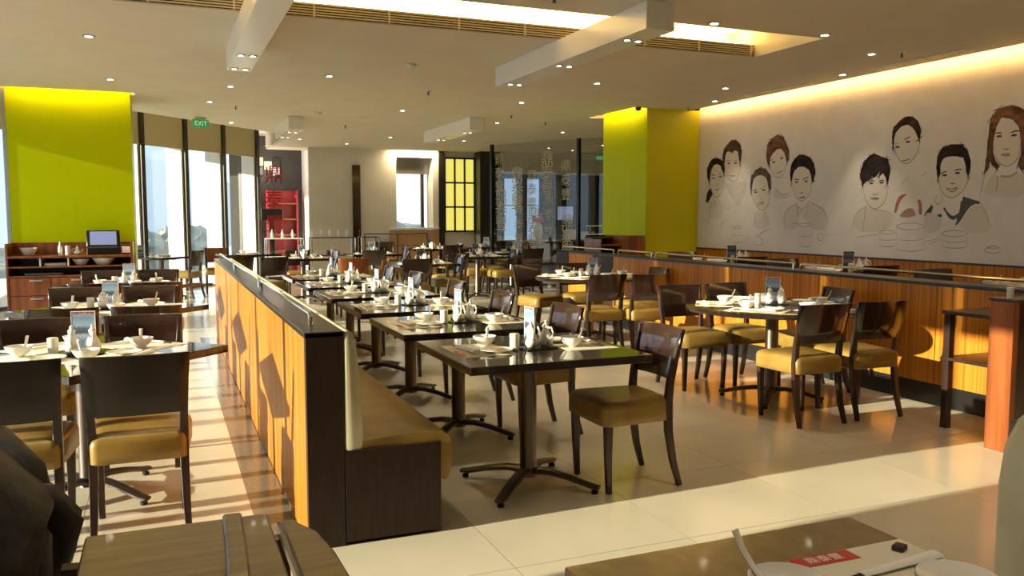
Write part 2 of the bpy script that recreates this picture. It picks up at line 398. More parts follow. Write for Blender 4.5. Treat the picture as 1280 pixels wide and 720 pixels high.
def cushion(outline, layers):
    """stack of scaled outlines -> soft cushion; layers = (z, inset)"""
    mb = MB()
    n = len(outline)
    vs_ = []
    ex = max(abs(x) for x, y in outline); ey = max(abs(y) for x, y in outline)
    for z, ins in layers:
        for x, y in outline:
            vs_.append((x * (1 - ins / ex), y * (1 - ins / ey), z))
    fs = [(j * n + k, j * n + (k + 1) % n, (j + 1) * n + (k + 1) % n, (j + 1) * n + k) for j in range(len(layers) - 1) for k in range(n)]
    fs += [tuple(range(n))[::-1], tuple((len(layers) - 1) * n + k for k in range(n))]
    return mb.add(vs_, fs)
MURAL = [
 ("woman with a dark low ponytail",0,[[(10.319,1.939),(10.362,2.021),(10.374,2.118),(10.328,2.213),(10.249,2.264),(10.144,2.281),(10.051,2.252),(9.985,2.209),(9.957,2.129),(9.966,2.035),(10.007,2.1),(10.062,2.174),(10.141,2.202),(10.22,2.183),(10.271,2.129),(10.301,2.051),(10.306,1.97)],[(10.289,1.857),(10.367,1.762),(10.378,1.665),(10.336,1.656),(10.258,1.743),(10.246,1.791)]],[(10.306,1.954),(10.288,1.841),(10.218,1.743),(10.124,1.709),(10.034,1.754),(9.973,1.863),(9.966,2.02)],[[(10.268,2.041),(10.229,2.05),(10.183,2.029)],[(10.096,2.049),(10.019,2.061)]],[(10.218,1.991),(10.051,2.008)],[(10.151,1.893),(10.109,1.886)],[(10.186,1.83),(10.133,1.817),(10.071,1.838)],[(0.006,1,[(10.229,1.744),(10.188,1.651),(10.135,1.605)]),(0.005,1,[(10.253,1.683),(10.312,1.514),(10.318,1.328)]),(0.007,1,[(9.991,1.406),(9.976,1.346),(9.994,1.27)])]),
 ("man with short curly brown hair",1,[[(9.997,2.178),(10.009,2.288),(9.979,2.396),(9.892,2.459),(9.806,2.506),(9.707,2.498),(9.619,2.431),(9.587,2.352),(9.594,2.262),(9.609,2.156),(9.637,2.249),(9.665,2.35),(9.739,2.363),(9.8,2.337),(9.863,2.357),(9.926,2.353),(9.95,2.285),(9.965,2.208)]],[(9.958,2.176),(9.942,2.066),(9.862,1.969),(9.748,1.918),(9.663,1.953),(9.617,2.05),(9.604,2.156)],[[(9.922,2.228),(9.821,2.227)],[(9.746,2.215),(9.648,2.229)]],[(9.862,2.183),(9.708,2.18)],[(9.799,2.098),(9.741,2.075)],[(9.851,2.018),(9.781,2.005),(9.707,2.013)],[(0.006,1,[(9.95,1.925),(9.844,1.812),(9.739,1.686)]),(0.005,1,[(9.457,1.922),(9.524,1.803),(9.642,1.715)]),(0.005,1,[(9.605,2.05),(9.532,2.016),(9.578,1.972),(9.457,1.937)]),(0.006,1,[(9.95,1.655),(9.922,1.55),(9.801,1.556),(9.864,1.631)]),(0.005,2,[(9.933,1.873),(9.722,1.689)])]),
 ("man with a thin moustache and swept back hair",2,[[(9.356,1.739),(9.384,1.859),(9.365,1.979),(9.275,2.056),(9.185,2.096),(9.072,2.068),(8.992,1.992),(8.96,1.903),(8.969,1.802),(8.994,1.774),(9.021,1.891),(9.068,1.966),(9.159,1.999),(9.25,1.988),(9.317,1.947),(9.342,1.858)]],[(9.344,1.738),(9.294,1.648),(9.21,1.557),(9.118,1.519),(9.03,1.556),(8.979,1.657),(8.973,1.788)],[[(9.322,1.786),(9.288,1.804),(9.238,1.801)],[(9.163,1.815),(9.063,1.842)]],[(9.264,1.766),(9.101,1.791)],[(9.181,1.69),(9.124,1.671)],[(9.235,1.602),(9.167,1.634),(9.077,1.632),(9.155,1.601),(9.223,1.584)],[(0.005,1,[(9.258,1.509),(9.277,1.409),(9.207,1.309)]),(0.005,2,[(9.042,1.522),(9.071,1.438),(9.09,1.381)]),(0.006,1,[(9.276,1.093),(9.267,1.165),(9.202,1.195),(9.113,1.14),(9.089,1.07),(9.197,1.052),(9.276,1.093)]),(0.006,1,[(9.202,1.181),(9.075,1.254),(8.907,1.285)])]),
 ("woman with pinned up auburn hair",3,[[(8.997,2.079),(9.044,2.154),(9.066,2.257),(9.043,2.386),(8.969,2.459),(8.862,2.489),(8.755,2.462),(8.689,2.373),(8.639,2.271),(8.639,2.158),(8.663,2.132),(8.682,2.189),(8.716,2.262),(8.792,2.324),(8.866,2.315),(8.939,2.263),(8.992,2.209)]],[(8.987,2.093),(8.951,2.019),(8.862,1.943),(8.766,1.946),(8.705,2.007),(8.674,2.104)],[[(8.984,2.176),(8.919,2.19)],[(8.808,2.209),(8.735,2.221)]],[(8.917,2.147),(8.765,2.187)],[(8.857,2.083),(8.814,2.084)],[(8.864,2.007),(8.8,2.009),(8.744,2.037)],[(0.004,1,[(8.879,1.843),(8.844,1.77),(8.746,1.724),(8.663,1.737)]),(0.004,1,[(8.674,2.006),(8.68,1.907),(8.584,1.833)])]),
 ("man in a grey suit with combed black hair",0,[[(8.569,1.861),(8.594,1.96),(8.594,2.072),(8.536,2.152),(8.458,2.203),(8.379,2.211),(8.26,2.169),(8.18,2.09),(8.156,1.981),(8.174,1.874),(8.199,1.861),(8.222,1.957),(8.264,2.027),(8.353,2.066),(8.452,2.064),(8.521,2.026),(8.553,1.958)]],[(8.555,1.86),(8.53,1.761),(8.455,1.662),(8.374,1.633),(8.277,1.672),(8.214,1.766),(8.193,1.861)],[[(8.522,1.908),(8.476,1.913),(8.425,1.897)],[(8.366,1.897),(8.308,1.923),(8.259,1.929)]],[(8.474,1.871),(8.306,1.876)],[(8.419,1.745),(8.382,1.733),(8.339,1.742)],[(8.426,1.678),(8.366,1.685),(8.308,1.698),(8.365,1.663),(8.426,1.678)],[(0.012,1,[(8.465,1.612),(8.45,1.532),(8.424,1.452)]),(0.008,1,[(8.448,1.585),(8.359,1.505),(8.252,1.628)]),(0.008,1,[(8.252,1.635),(8.085,1.568),(7.976,1.528),(7.917,1.388)]),(0.007,1,[(8.469,1.612),(8.652,1.533),(8.697,1.411),(8.671,1.274)]),(0.007,1,[(8.252,1.628),(8.265,1.504),(8.318,1.425)]),(0.008,2,[(8.375,1.438),(8.336,1.412)])]),
 ("young man with a long black fringe",0,[[(7.384,1.778),(7.426,1.891),(7.425,1.974),(7.371,2.068),(7.284,2.131),(7.214,2.137),(7.126,2.1),(7.048,2.075),(7.005,1.993),(7.013,1.874),(7.035,1.808),(7.055,1.875),(7.1,1.931),(7.15,1.893),(7.136,1.953),(7.203,1.895),(7.246,1.876),(7.23,1.924),(7.289,1.858),(7.333,1.839),(7.368,1.819)]],[(7.381,1.778),(7.351,1.653),(7.266,1.548),(7.181,1.521),(7.082,1.573),(7.03,1.671),(7.025,1.783)],[[(7.315,1.835),(7.262,1.848),(7.209,1.841)],[(7.156,1.832),(7.114,1.848),(7.07,1.838)]],[(7.26,1.813),(7.112,1.816)],[(7.237,1.699),(7.193,1.684),(7.155,1.701)],[(7.269,1.649),(7.2,1.653),(7.13,1.646),(7.199,1.634),(7.269,1.649)],[(0.006,1,[(7.323,1.584),(7.339,1.471),(7.361,1.258)]),(0.005,1,[(7.332,1.552),(7.48,1.487),(7.537,1.288)]),(0.006,1,[(7.216,1.527),(7.164,1.518),(7.021,1.502),(6.919,1.438)]),(0.005,1,[(7.058,1.438),(7.051,1.295)])]),
 ("woman tilting her head with short brown hair",4,[[(6.97,2.203),(6.991,2.284),(6.978,2.375),(6.94,2.437),(6.877,2.483),(6.797,2.507),(6.717,2.492),(6.652,2.434),(6.613,2.341),(6.62,2.266),(6.635,2.254),(6.669,2.321),(6.72,2.389),(6.777,2.427),(6.842,2.427),(6.905,2.394),(6.952,2.346),(6.969,2.282)]],[(6.97,2.203),(6.925,2.12),(6.854,2.024),(6.772,2.006),(6.68,2.065),(6.63,2.152),(6.619,2.253)],[[(6.963,2.229),(6.906,2.237)],[(6.825,2.261),(6.786,2.282),(6.747,2.292)]],[(6.912,2.192),(6.776,2.237)],[(6.85,2.113),(6.813,2.116)],[(6.855,2.044),(6.79,2.044),(6.735,2.062)],[(0.012,1,[(6.626,2.132),(6.62,2.106)]),(0.004,1,[(6.749,1.862),(6.812,1.826),(6.849,1.762)]),(0.005,1,[(6.592,1.856),(6.547,1.892),(6.518,1.922)]),(0.02,3,[(6.777,1.682),(6.852,1.648),(6.897,1.579),(6.912,1.485)]),(0.022,3,[(6.597,1.62),(6.584,1.545),(6.58,1.469)]),(0.01,3,[(6.805,1.485),(6.732,1.531),(6.675,1.515)])]),
 ("laughing man in a dark jacket",0,[[(6.378,1.833),(6.393,1.943),(6.395,2.066),(6.342,2.136),(6.264,2.164),(6.187,2.172),(6.11,2.159),(6.046,2.095),(6.014,2.002),(6.007,1.91),(6.026,1.845),(6.042,1.872),(6.054,1.952),(6.08,2.032),(6.166,2.057),(6.259,2.057),(6.329,2.034),(6.357,1.968),(6.361,1.873)]],[(6.366,1.819),(6.345,1.737),(6.302,1.668),(6.205,1.625),(6.114,1.663),(6.043,1.741),(6.025,1.832)],[[(6.345,1.875),(6.314,1.898),(6.274,1.902)],[(6.188,1.903),(6.143,1.917),(6.097,1.912)]],[(6.296,1.861),(6.149,1.877)],[(6.229,1.784),(6.197,1.772),(6.17,1.785)],[(6.277,1.735),(6.21,1.719),(6.134,1.741),(6.17,1.698),(6.224,1.695),(6.277,1.735)],[(0.03,4,[(6.073,1.633),(6.02,1.61),(5.883,1.577)]),(0.03,4,[(6.081,1.597),(6.088,1.497),(6.124,1.41)]),(0.016,4,[(6.432,1.565),(6.491,1.499),(6.525,1.454)]),(0.02,4,[(6.291,1.534),(6.245,1.476),(6.176,1.432),(6.103,1.475)]),(0.016,4,[(6.365,1.454),(6.313,1.461)]),(0.006,1,[(5.875,1.58),(5.808,1.481),(5.754,1.343)]),(0.006,1,[(6.31,1.395),(6.356,1.276)]),(0.006,1,[(6.044,1.454),(6.088,1.339)]),(0.007,2,[(6.376,1.675),(6.408,1.617),(6.37,1.557),(6.304,1.615),(6.324,1.667)])]),
 ("woman with long straight red brown hair",5,[[(5.844,1.876),(5.831,2.029),(5.82,2.219),(5.8,2.382),(5.734,2.463),(5.653,2.479),(5.586,2.483),(5.491,2.447),(5.396,2.364),(5.366,2.059),(5.382,1.89),(5.459,1.87),(5.502,1.921),(5.474,2.018),(5.487,2.19),(5.508,2.278),(5.579,2.359),(5.647,2.379),(5.703,2.385),(5.747,2.301),(5.775,2.177),(5.768,2.05),(5.736,1.972),(5.692,1.932),(5.717,1.882),(5.777,1.962),(5.8,1.989),(5.817,1.9)]],[(5.769,2.063),(5.722,1.984),(5.664,1.93),(5.609,1.915),(5.543,1.942),(5.493,2.007),(5.483,2.153)],[[(5.75,2.236),(5.716,2.243),(5.68,2.23)],[(5.592,2.229),(5.546,2.245),(5.499,2.238)]],[(5.709,2.203),(5.557,2.2)],[(5.659,2.089),(5.631,2.076),(5.597,2.083)],[(5.679,2.032),(5.629,2.037),(5.581,2.029),(5.628,2.013),(5.679,2.032)],[(0.006,1,[(5.715,1.844),(5.697,1.768),(5.72,1.679)]),(0.02,5,[(5.672,1.83),(5.589,1.814),(5.498,1.859)]),(0.005,1,[(5.843,1.85),(5.865,1.735),(5.889,1.632)])]),
]
MURAL_TABLEWARE = [(0.006,1,[(6.528,1.341),(6.544,1.325),(6.592,1.312),(6.662,1.304),(6.741,1.302),(6.814,1.309),(6.866,1.321),(6.885,1.337),(6.867,1.353),(6.817,1.367),(6.745,1.375),(6.666,1.375),(6.595,1.369),(6.546,1.356),(6.528,1.341)]),(0.005,2,[(6.523,1.228),(6.526,1.22),(6.539,1.212),(6.559,1.204),(6.586,1.198),(6.619,1.193),(6.656,1.189),(6.696,1.187),(6.736,1.187),(6.774,1.188),(6.809,1.192),(6.838,1.197),(6.86,1.204),(6.874,1.211),(6.879,1.22)]),(0.006,1,[(6.517,1.115),(6.521,1.106),(6.533,1.098),(6.553,1.091),(6.581,1.084),(6.613,1.078),(6.651,1.074),(6.69,1.072),(6.73,1.071),(6.768,1.072),(6.803,1.075),(6.832,1.08),(6.854,1.086),(6.868,1.094),(6.873,1.102)]),(0.004,1,[(6.885,1.337),(6.873,1.102)]),(0.004,1,[(6.528,1.341),(6.517,1.115)]),(0.006,1,[(6.901,1.274),(6.912,1.266),(6.941,1.258),(6.985,1.254),(7.034,1.253),(7.078,1.256),(7.11,1.262),(7.121,1.27),(7.11,1.279),(7.08,1.286),(7.035,1.29),(6.987,1.291),(6.943,1.288),(6.912,1.282),(6.901,1.274)]),(0.005,2,[(6.898,1.203),(6.9,1.199),(6.908,1.195),(6.921,1.191),(6.938,1.188),(6.958,1.185),(6.981,1.183),(7.006,1.182),(7.03,1.182),(7.054,1.182),(7.075,1.184),(7.093,1.187),(7.106,1.19),(7.115,1.194),(7.118,1.198)]),(0.006,1,[(6.894,1.133),(6.897,1.129),(6.905,1.124),(6.917,1.12),(6.934,1.117),(6.955,1.114),(6.978,1.112),(7.002,1.11),(7.027,1.11),(7.05,1.111),(7.071,1.112),(7.089,1.115),(7.103,1.118),(7.111,1.122),(7.114,1.126)]),(0.004,1,[(7.121,1.27),(7.114,1.126)]),(0.004,1,[(6.901,1.274),(6.894,1.133)]),(0.006,1,[(6.003,1.276),(6.016,1.262),(6.056,1.25),(6.116,1.242),(6.182,1.241),(6.244,1.246),(6.287,1.256),(6.303,1.27),(6.289,1.284),(6.247,1.296),(6.186,1.303),(6.119,1.304),(6.059,1.299),(6.018,1.289),(6.003,1.276)]),(0.005,2,[(6.0,1.219),(6.003,1.211),(6.013,1.205),(6.03,1.198),(6.053,1.192),(6.081,1.188),(6.113,1.185),(6.146,1.183),(6.179,1.183),(6.212,1.184),(6.241,1.187),(6.266,1.192),(6.284,1.197),(6.296,1.204),(6.3,1.211)]),(0.006,1,[(5.997,1.161),(6.0,1.154),(6.01,1.147),(6.027,1.141),(6.05,1.135),(6.078,1.13),(6.11,1.127),(6.143,1.125),(6.176,1.124),(6.209,1.126),(6.238,1.129),(6.263,1.133),(6.281,1.138),(6.293,1.145),(6.297,1.152)]),(0.004,1,[(6.303,1.27),(6.297,1.152)]),(0.004,1,[(6.003,1.276),(5.997,1.161)]),(0.006,1,[(8.184,1.341),(8.195,1.331),(8.225,1.324),(8.27,1.319),(8.32,1.319),(8.366,1.322),(8.398,1.329),(8.409,1.338),(8.398,1.348),(8.367,1.355),(8.322,1.36),(8.271,1.36),(8.227,1.357),(8.195,1.35),(8.184,1.341)]),(0.005,2,[(8.179,1.216),(8.181,1.212),(8.189,1.207),(8.202,1.203),(8.22,1.199),(8.241,1.196),(8.264,1.194),(8.289,1.193),(8.314,1.193),(8.339,1.194),(8.36,1.196),(8.378,1.199),(8.392,1.203),(8.401,1.207),(8.404,1.212)]),(0.006,1,[(8.173,1.092),(8.176,1.087),(8.184,1.083),(8.197,1.078),(8.214,1.074),(8.235,1.071),(8.259,1.069),(8.284,1.067),(8.309,1.067),(8.333,1.068),(8.355,1.07),(8.373,1.072),(8.387,1.076),(8.396,1.08),(8.399,1.085)]),(0.004,1,[(8.409,1.338),(8.399,1.085)]),(0.004,1,[(8.184,1.341),(8.173,1.092)]),(0.006,1,[(9.532,1.291),(9.542,1.284),(9.571,1.279),(9.613,1.275),(9.66,1.275),(9.703,1.277),(9.733,1.282),(9.743,1.288),(9.733,1.295),(9.704,1.3),(9.661,1.304),(9.614,1.304),(9.572,1.302),(9.543,1.297),(9.532,1.291)]),(0.005,2,[(9.529,1.196),(9.531,1.192),(9.539,1.189),(9.551,1.186),(9.568,1.183),(9.587,1.181),(9.61,1.18),(9.633,1.179),(9.657,1.179),(9.679,1.179),(9.699,1.181),(9.716,1.183),(9.729,1.185),(9.737,1.188),(9.74,1.191)]),(0.006,1,[(9.525,1.1),(9.528,1.097),(9.535,1.094),(9.548,1.091),(9.564,1.088),(9.584,1.086),(9.606,1.084),(9.629,1.083),(9.653,1.082),(9.675,1.083),(9.696,1.084),(9.713,1.086),(9.726,1.088),(9.734,1.091),(9.736,1.095)]),(0.004,1,[(9.743,1.288),(9.736,1.095)]),(0.004,1,[(9.532,1.291),(9.525,1.1)]),(0.01,1,[(7.456,1.206),(7.14,1.246)]),(0.009,1,[(6.511,1.178),(6.318,1.225)]),(0.008,1,[(6.456,1.154),(6.335,1.203)]),(0.006,1,[(5.637,1.125),(5.644,1.111),(5.666,1.1),(5.699,1.093),(5.736,1.091),(5.771,1.096),(5.795,1.106),(5.804,1.119),(5.796,1.132),(5.773,1.144),(5.74,1.151),(5.702,1.152),(5.669,1.147),(5.645,1.138),(5.637,1.125)]),(0.005,1,[(5.653,1.152),(5.659,1.144),(5.675,1.138),(5.699,1.134),(5.726,1.133),(5.751,1.135),(5.768,1.141),(5.774,1.148),(5.769,1.155),(5.752,1.161),(5.728,1.165),(5.701,1.166),(5.676,1.164),(5.659,1.159),(5.653,1.152)]),(0.014,1,[(8.555,1.35),(8.41,1.365)]),(0.009,1,[(9.828,1.302),(9.733,1.326)]),(0.006,1,[(7.974,1.195),(7.978,1.175),(7.991,1.159),(8.01,1.15),(8.033,1.15),(8.053,1.158),(8.068,1.173),(8.074,1.193),(8.07,1.212),(8.056,1.229),(8.037,1.238),(8.014,1.238),(7.994,1.23),(7.979,1.214),(7.974,1.195)]),(0.004,1,[(8.016,1.233),(8.01,1.297)]),(0.003,1,[(9.542,1.247),(9.118,1.254)]),(0.003,1,[(9.562,1.144),(9.289,1.15)]),(0.003,1,[(7.963,1.234),(7.737,1.232)]),(0.003,1,[(7.738,1.242),(7.468,1.239)]),(0.003,1,[(5.92,1.235),(5.613,1.235)])]
MURAL_WASH = [(6,[(8.459,1.612),(8.632,1.54),(8.697,1.411),(8.671,1.274),(8.426,1.278),(8.413,1.438),(8.368,1.478),(8.318,1.425),(8.219,1.281),(7.929,1.273),(7.917,1.388),(7.976,1.528),(8.085,1.574),(8.252,1.635),(8.276,1.53),(8.359,1.505),(8.438,1.565)]),(4,[(8.469,1.612),(8.449,1.518),(8.424,1.452),(8.387,1.478),(8.363,1.511),(8.438,1.572)]),(1,[(8.252,1.631),(8.265,1.504),(8.309,1.438),(8.329,1.471),(8.276,1.544)]),(6,[(7.334,1.585),(7.48,1.487),(7.536,1.271),(7.03,1.264),(6.918,1.423),(7.041,1.502),(7.205,1.527)]),(4,[(6.079,1.654),(5.875,1.58),(5.969,1.56),(6.03,1.496),(6.091,1.396),(6.154,1.338),(6.125,1.425),(6.088,1.511)]),(4,[(6.415,1.573),(6.527,1.492),(6.504,1.394),(6.437,1.484)]),(4,[(6.292,1.556),(6.237,1.476),(6.175,1.425),(6.103,1.482),(6.118,1.447),(6.174,1.399),(6.253,1.451)]),(4,[(6.383,1.461),(6.305,1.476),(6.32,1.424)]),(6,[(6.526,1.484),(6.543,1.273),(6.356,1.269),(6.303,1.424),(6.365,1.454),(6.437,1.484)]),(6,[(6.03,1.496),(6.088,1.339),(5.954,1.269),(5.752,1.301),(5.791,1.454),(5.875,1.58)]),(3,[(6.768,1.688),(6.862,1.672),(6.907,1.595),(6.922,1.493),(6.896,1.477),(6.859,1.594),(6.822,1.64)]),(3,[(6.628,1.621),(6.57,1.623),(6.552,1.454),(6.602,1.469),(6.599,1.56)]),(2,[(6.824,1.485),(6.732,1.538),(6.656,1.518),(6.625,1.439),(6.86,1.431)]),(6,[(9.949,1.917),(9.844,1.812),(9.713,1.654),(9.636,1.561),(9.543,1.682),(9.452,1.801),(9.457,1.922),(9.625,1.928),(9.747,1.91)]),(6,[(5.693,1.831),(5.589,1.807),(5.484,1.852),(5.404,1.818),(5.341,1.621),(5.845,1.631),(5.824,1.772),(5.757,1.846)]),(6,[(10.23,1.695),(10.306,1.567),(10.314,1.405),(9.983,1.406),(9.964,1.595),(10.045,1.691)]),(6,[(8.879,1.843),(8.916,1.67),(8.639,1.665),(8.561,1.776),(8.663,1.737),(8.768,1.739)]),(6,[(9.258,1.509),(9.288,1.409),(9.316,1.279),(8.948,1.27),(8.997,1.452),(9.053,1.522),(9.127,1.487)])]
# ================================================================ THE ROOM
CEIL = 3.0
FACADE = -2.6                       # straight window wall, X
WALLX = 7.4                         # mural wall, X
FARY = 19.5

# ---- floor: base slab, one object per tile near the camera, border strips
floor = struct('floor', boxm('floor', 'floor_base', -2.7, 14, -4, 24, -0.12, -0.0004), 'polished cream stone tiled restaurant floor')
T = 0.85
tile_me = MB().box(-T / 2 + 0.0016, T / 2 - 0.0016, -T / 2 + 0.0016, T / 2 - 0.0016, -0.012, 0.0).mesh('tile', 'tile', 0, 0)
nt_ = 0
far_tiles = MB()
xi0, xi1, yi0, yi1 = -5, 14, -9, 24
cells = []
for i in range(xi0, xi1):
    for j in range(yi0, yi1):
        x = 1.3 + (i + 0.5) * T; y = 3.95 + (j + 0.5) * T
        if x > 13.9 or y > 23.9: continue
        if 0.38 - T / 2 < x < 0.54 + T / 2 and 3.2 < y < 10.5: pass
        if x < FACADE + 0.3 or y < -3.8: continue
        cells.append((math.hypot(x, y) + (30 if (y < 0.5 or x > 8.3) else 0), x, y))
cells.sort()
for k, (d, x, y) in enumerate(cells):
    if k < 290:
        link('tile', tile_me, floor, (x, y, 0))
    else:
        far_tiles.box(x - T / 2 + 0.002, x + T / 2 - 0.002, y - T / 2 + 0.002, y + T / 2 - 0.002, -0.012, 0)
tag(link('distant_tiles', far_tiles.mesh('distant_tiles', 'tile', 0, 0), floor), kind='stuff')
part('border_strip', 'strip', floor, 0.36, 0.54, 3.6, 10.6, -0.01, 0.0025)
part('border_strip', 'strip', floor, FACADE + 0.02, FACADE + 0.35, 2.6, 14.0, -0.01, 0.0025)

# ---- ceiling: panels left between the light slots, upper slab, slot walls
def ceiling_cells():
    xs = [-1.9, -1.78, -0.28, 5.4, 6.28, 6.515, 7.22, 14.0]
    ys = [-4, 5.9, 6.85, 10.6, 11.78, 12.015, 12.1]
    holes = [(-1.9, 5.4, 5.9, 6.85), (7.22, 7.4, -4, 10.6), (6.28, 6.515, 10.6, 12.015), (-1.78, -0.28, 11.78, 12.015)]
    mb = MB()
    for a in range(len(xs) - 1):
        for b in range(len(ys) - 1):
            cx = (xs[a] + xs[a + 1]) / 2; cy = (ys[b] + ys[b + 1]) / 2
            if any(h[0] < cx < h[1] and h[2] < cy < h[3] for h in holes): continue
            if cx > 7.22 and cy < 10.6: continue
            mb.box(xs[a], xs[a + 1], ys[b], ys[b + 1], CEIL, CEIL + 0.05)
    mb.prism([(-1.9, 12.1), (14, 12.1), (14, 20.5), (2.3, 20.5), (2.3, 16.75)], CEIL, CEIL + 0.05)
    return mb
ceiling = struct('ceiling', ceiling_cells().mesh('ceiling', 'ceiling', 0, 0), 'flat warm white ceiling with long lit slots')
up = MB()
up.box(-3.1, 14, -4.1, 24, 3.55, 3.65)
link('upper_slab', up.mesh('upper_slab', 'ceiling', 0, 0), ceiling)
sw = MB()
LZ = CEIL + 0.012
sw.box(-1.9, 5.44, 5.86, 5.9, LZ, 3.32)              # near side of the lit trough
sw.box(-1.9, 5.4, 6.85, 6.89, LZ, 3.12)             # ledge carrying the grille
sw.box(-1.9, 5.44, 7.15, 7.19, LZ, 3.32)
sw.box(5.402, 5.44, 5.9, 7.15, LZ, 3.28)
sw.box(-1.9, 5.44, 5.86, 7.19, 3.28, 3.32)
sw.box(7.0, 7.04, -4, 10.6, LZ, 3.26)
sw.box(7.0, 7.4, -4, 10.6, 3.26, 3.3)
sw.box(6.1, 6.14, 10.4, 12.1, LZ, 3.26); sw.box(6.1, 6.6, 10.4, 12.1, 3.26, 3.3)
sw.box(-1.9, -0.2, 11.6, 11.64, LZ, 3.26); sw.box(-1.9, -0.2, 11.6, 12.1, 3.26, 3.3)
link('slot_lining', sw.mesh('slot_lining', 'ceiling', 0, 0), ceiling)
# fascia along the window pocket
fs_ = MB()
fs_.box(-1.93, -1.902, -4, 12.1, LZ, 3.55)
d_ = Vector((4.2, 4.65, 0)).normalized(); n_ = Vector((-d_.y, d_.x, 0))
fs_.prism([(-1.9, 12.1), (2.3, 16.75), (2.3 + n_.x * .03, 16.75 + n_.y * .03), (-1.9 + n_.x * .03, 12.1 + n_.y * .03)], LZ, 3.55)
fs_.box(2.27, 2.298, 16.75, 20.5, LZ, 3.55)
link('pocket_fascia', fs_.mesh('pocket_fascia', 'ceiling', 0, 0), ceiling)

# ---- walls
wall_right = struct('wall_right', boxm('wall_right', 'plaster', WALLX, WALLX + 0.15, -4, 10.6, 0, 3.5), 'long right wall carrying the mural and wood panelling')
pn = boxm('wainscot_panel', 'zebra', WALLX - 0.03, WALLX, -0.595, 0.595, 0.13, 0.965)
for k in range(8):
    link('wainscot_panel', pn, wall_right, (0, 1.0 + 1.2 * k, 0))
part('wainscot_panel', 'zebra', wall_right, WALLX - 0.03, WALLX, 10.0, 10.58, 0.13, 0.965)
part('dado_cap', 'darkwood', wall_right, WALLX - 0.035, WALLX, -4, 10.58, 0.965, 0.985)
struct('wall_back', boxm('wall_back', 'plaster', -2.7, WALLX + 0.15, -4.15, -4, 0, 3.55), 'plain wall closing the room opposite the far bar')
struct('wall_left', boxm('wall_left', 'plaster', FACADE - 0.3, FACADE, -4, 2.76, 0, 3.55), 'solid stretch of the window wall next to the glazing')
struct('wall_far_right', boxm('wall_far_right', 'darkwall', 14, 14.15, 10.6, 24, 0, 3.55), 'charcoal wall at the end of the bar area')
struct('wall_behind_mural', boxm('wall_behind_mural', 'darkwall', WALLX + 0.16, 14, 11.9, 12.05, 0, 3.55), 'charcoal wall running behind the mural wall')
struct('floor_platform', boxm('floor_platform', 'tile', 5.66, WALLX - 0.001, -1, 10.46, 0.0, 0.13), 'low raised platform between the divider and mural wall')

# ---- columns faced with lime glass
pil = tag(link('lime_pillar', None), 'square lime green pillar with glossy face beside the mural', 'pillar', None)
part('glass_face', 'lime', pil, 6.5, 6.53, 10.6, 11.9, 0, 3.24)
part('painted_face', 'lime2', pil, 6.53, WALLX, 10.6, 10.63, 0, 3.24)
part('core', 'lime2', pil, 6.53, WALLX + 0.15, 10.63, 11.9, 0, 3.5)
pil2 = tag(link('lime_pillar', None), 'broad lime green glass panel pillar behind the wooden sideboard', 'pillar', None)
part('glass_face', 'lime', pil2, -1.74, -0.34, 12.0, 12.03, 0, 3.24)
part('core', 'lime2', pil2, -1.74, -0.34, 12.03, 12.9, 0, 3.5)
part('edge_trim', 'alu', pil2, -1.78, -1.74, 11.995, 12.05, 0, 3.0)

# ---- window walls
def window_run(p0, p1, n, name0, label, blind_z, piers=True):
    a = Vector((*p0, 0)); b = Vector((*p1, 0))
    L = (b - a).length; d = (b - a).normalized(); ang = math.atan2(d.y, d.x)
    step = L / n
    me_m = boxm('mullion', 'pier' if piers else 'mullion', -0.045, 0.045, -0.06, 0.06, 0, 3.5)
    me_g = boxm('pane', 'glass', 0.045, step - 0.045, 0.0, 0.012, 0.06, 3.5)
    by = -0.36 if piers else -0.10
    me_b = MB().box(0.056, step - 0.06, by, by + 0.005, blind_z, 3.5).mesh('blind_cloth', 'blind', 0, 0)
    me_r = MB().tube([(0.056, by + 0.0025, blind_z), (step - 0.06, by + 0.0025, blind_z)], 0.014, 8).mesh('blind_bar', 'blind')
    me_t = boxm('transom', 'alu', 0.045, step - 0.045, -0.03, 0.03, 2.55, 2.60)
    me_s = boxm('sill', 'mullion', 0.0, step, -0.06, 0.06, 0.0, 0.06)
    me_p = boxm('white_pier', 'pier', step - 0.09, step - 0.046, -0.34, -0.02, 0, 3.5)
    me_m2 = boxm('inner_post', 'mullion', step - 0.05, step + 0.045, -0.40, -0.31, 0, 3.5)
    for k in range(n):
        p = a + d * (step * k)
        w = tag(link('window_%d' % (name0 + k), None, None, p, (0, 0, ang)), label, None, None, 'structure')
        link('mullion', me_m, w)
        link('pane', me_g, w)
        link('sill', me_s, w)
        if piers:
            link('pier', me_p, w)
            link('inner_post', me_m2, w)
        bl = tag(link('roller_blind', None, None, p, (0, 0, ang)), 'cream roller blind over the %s windows, %s from the %s' % ('angled' if piers else 'side', ORD[n - 1 - k], 'dark end post' if piers else 'angled windows'), 'blind', 'roller blinds at the windows')
        link('blind_cloth', me_b, bl)
        link('bottom_bar', me_r, bl)
    w = tag(link('trim_%d' % name0, boxm('end_post', 'mullion', -0.07, 0.07, -0.08, 0.08, 0, 3.5), None, b, (0, 0, ang)), 'dark post ending the window run', None, None, 'structure')
window_run((FACADE, 2.76), (FACADE, 13.88), 8, 1, 'tall side window bay from floor to ceiling', 2.56, False)
window_run((FACADE - 0.25, 14.27), (1.67, 19.52), 6, 9, 'tall angled window bay looking out over hazy trees', 2.74, True)

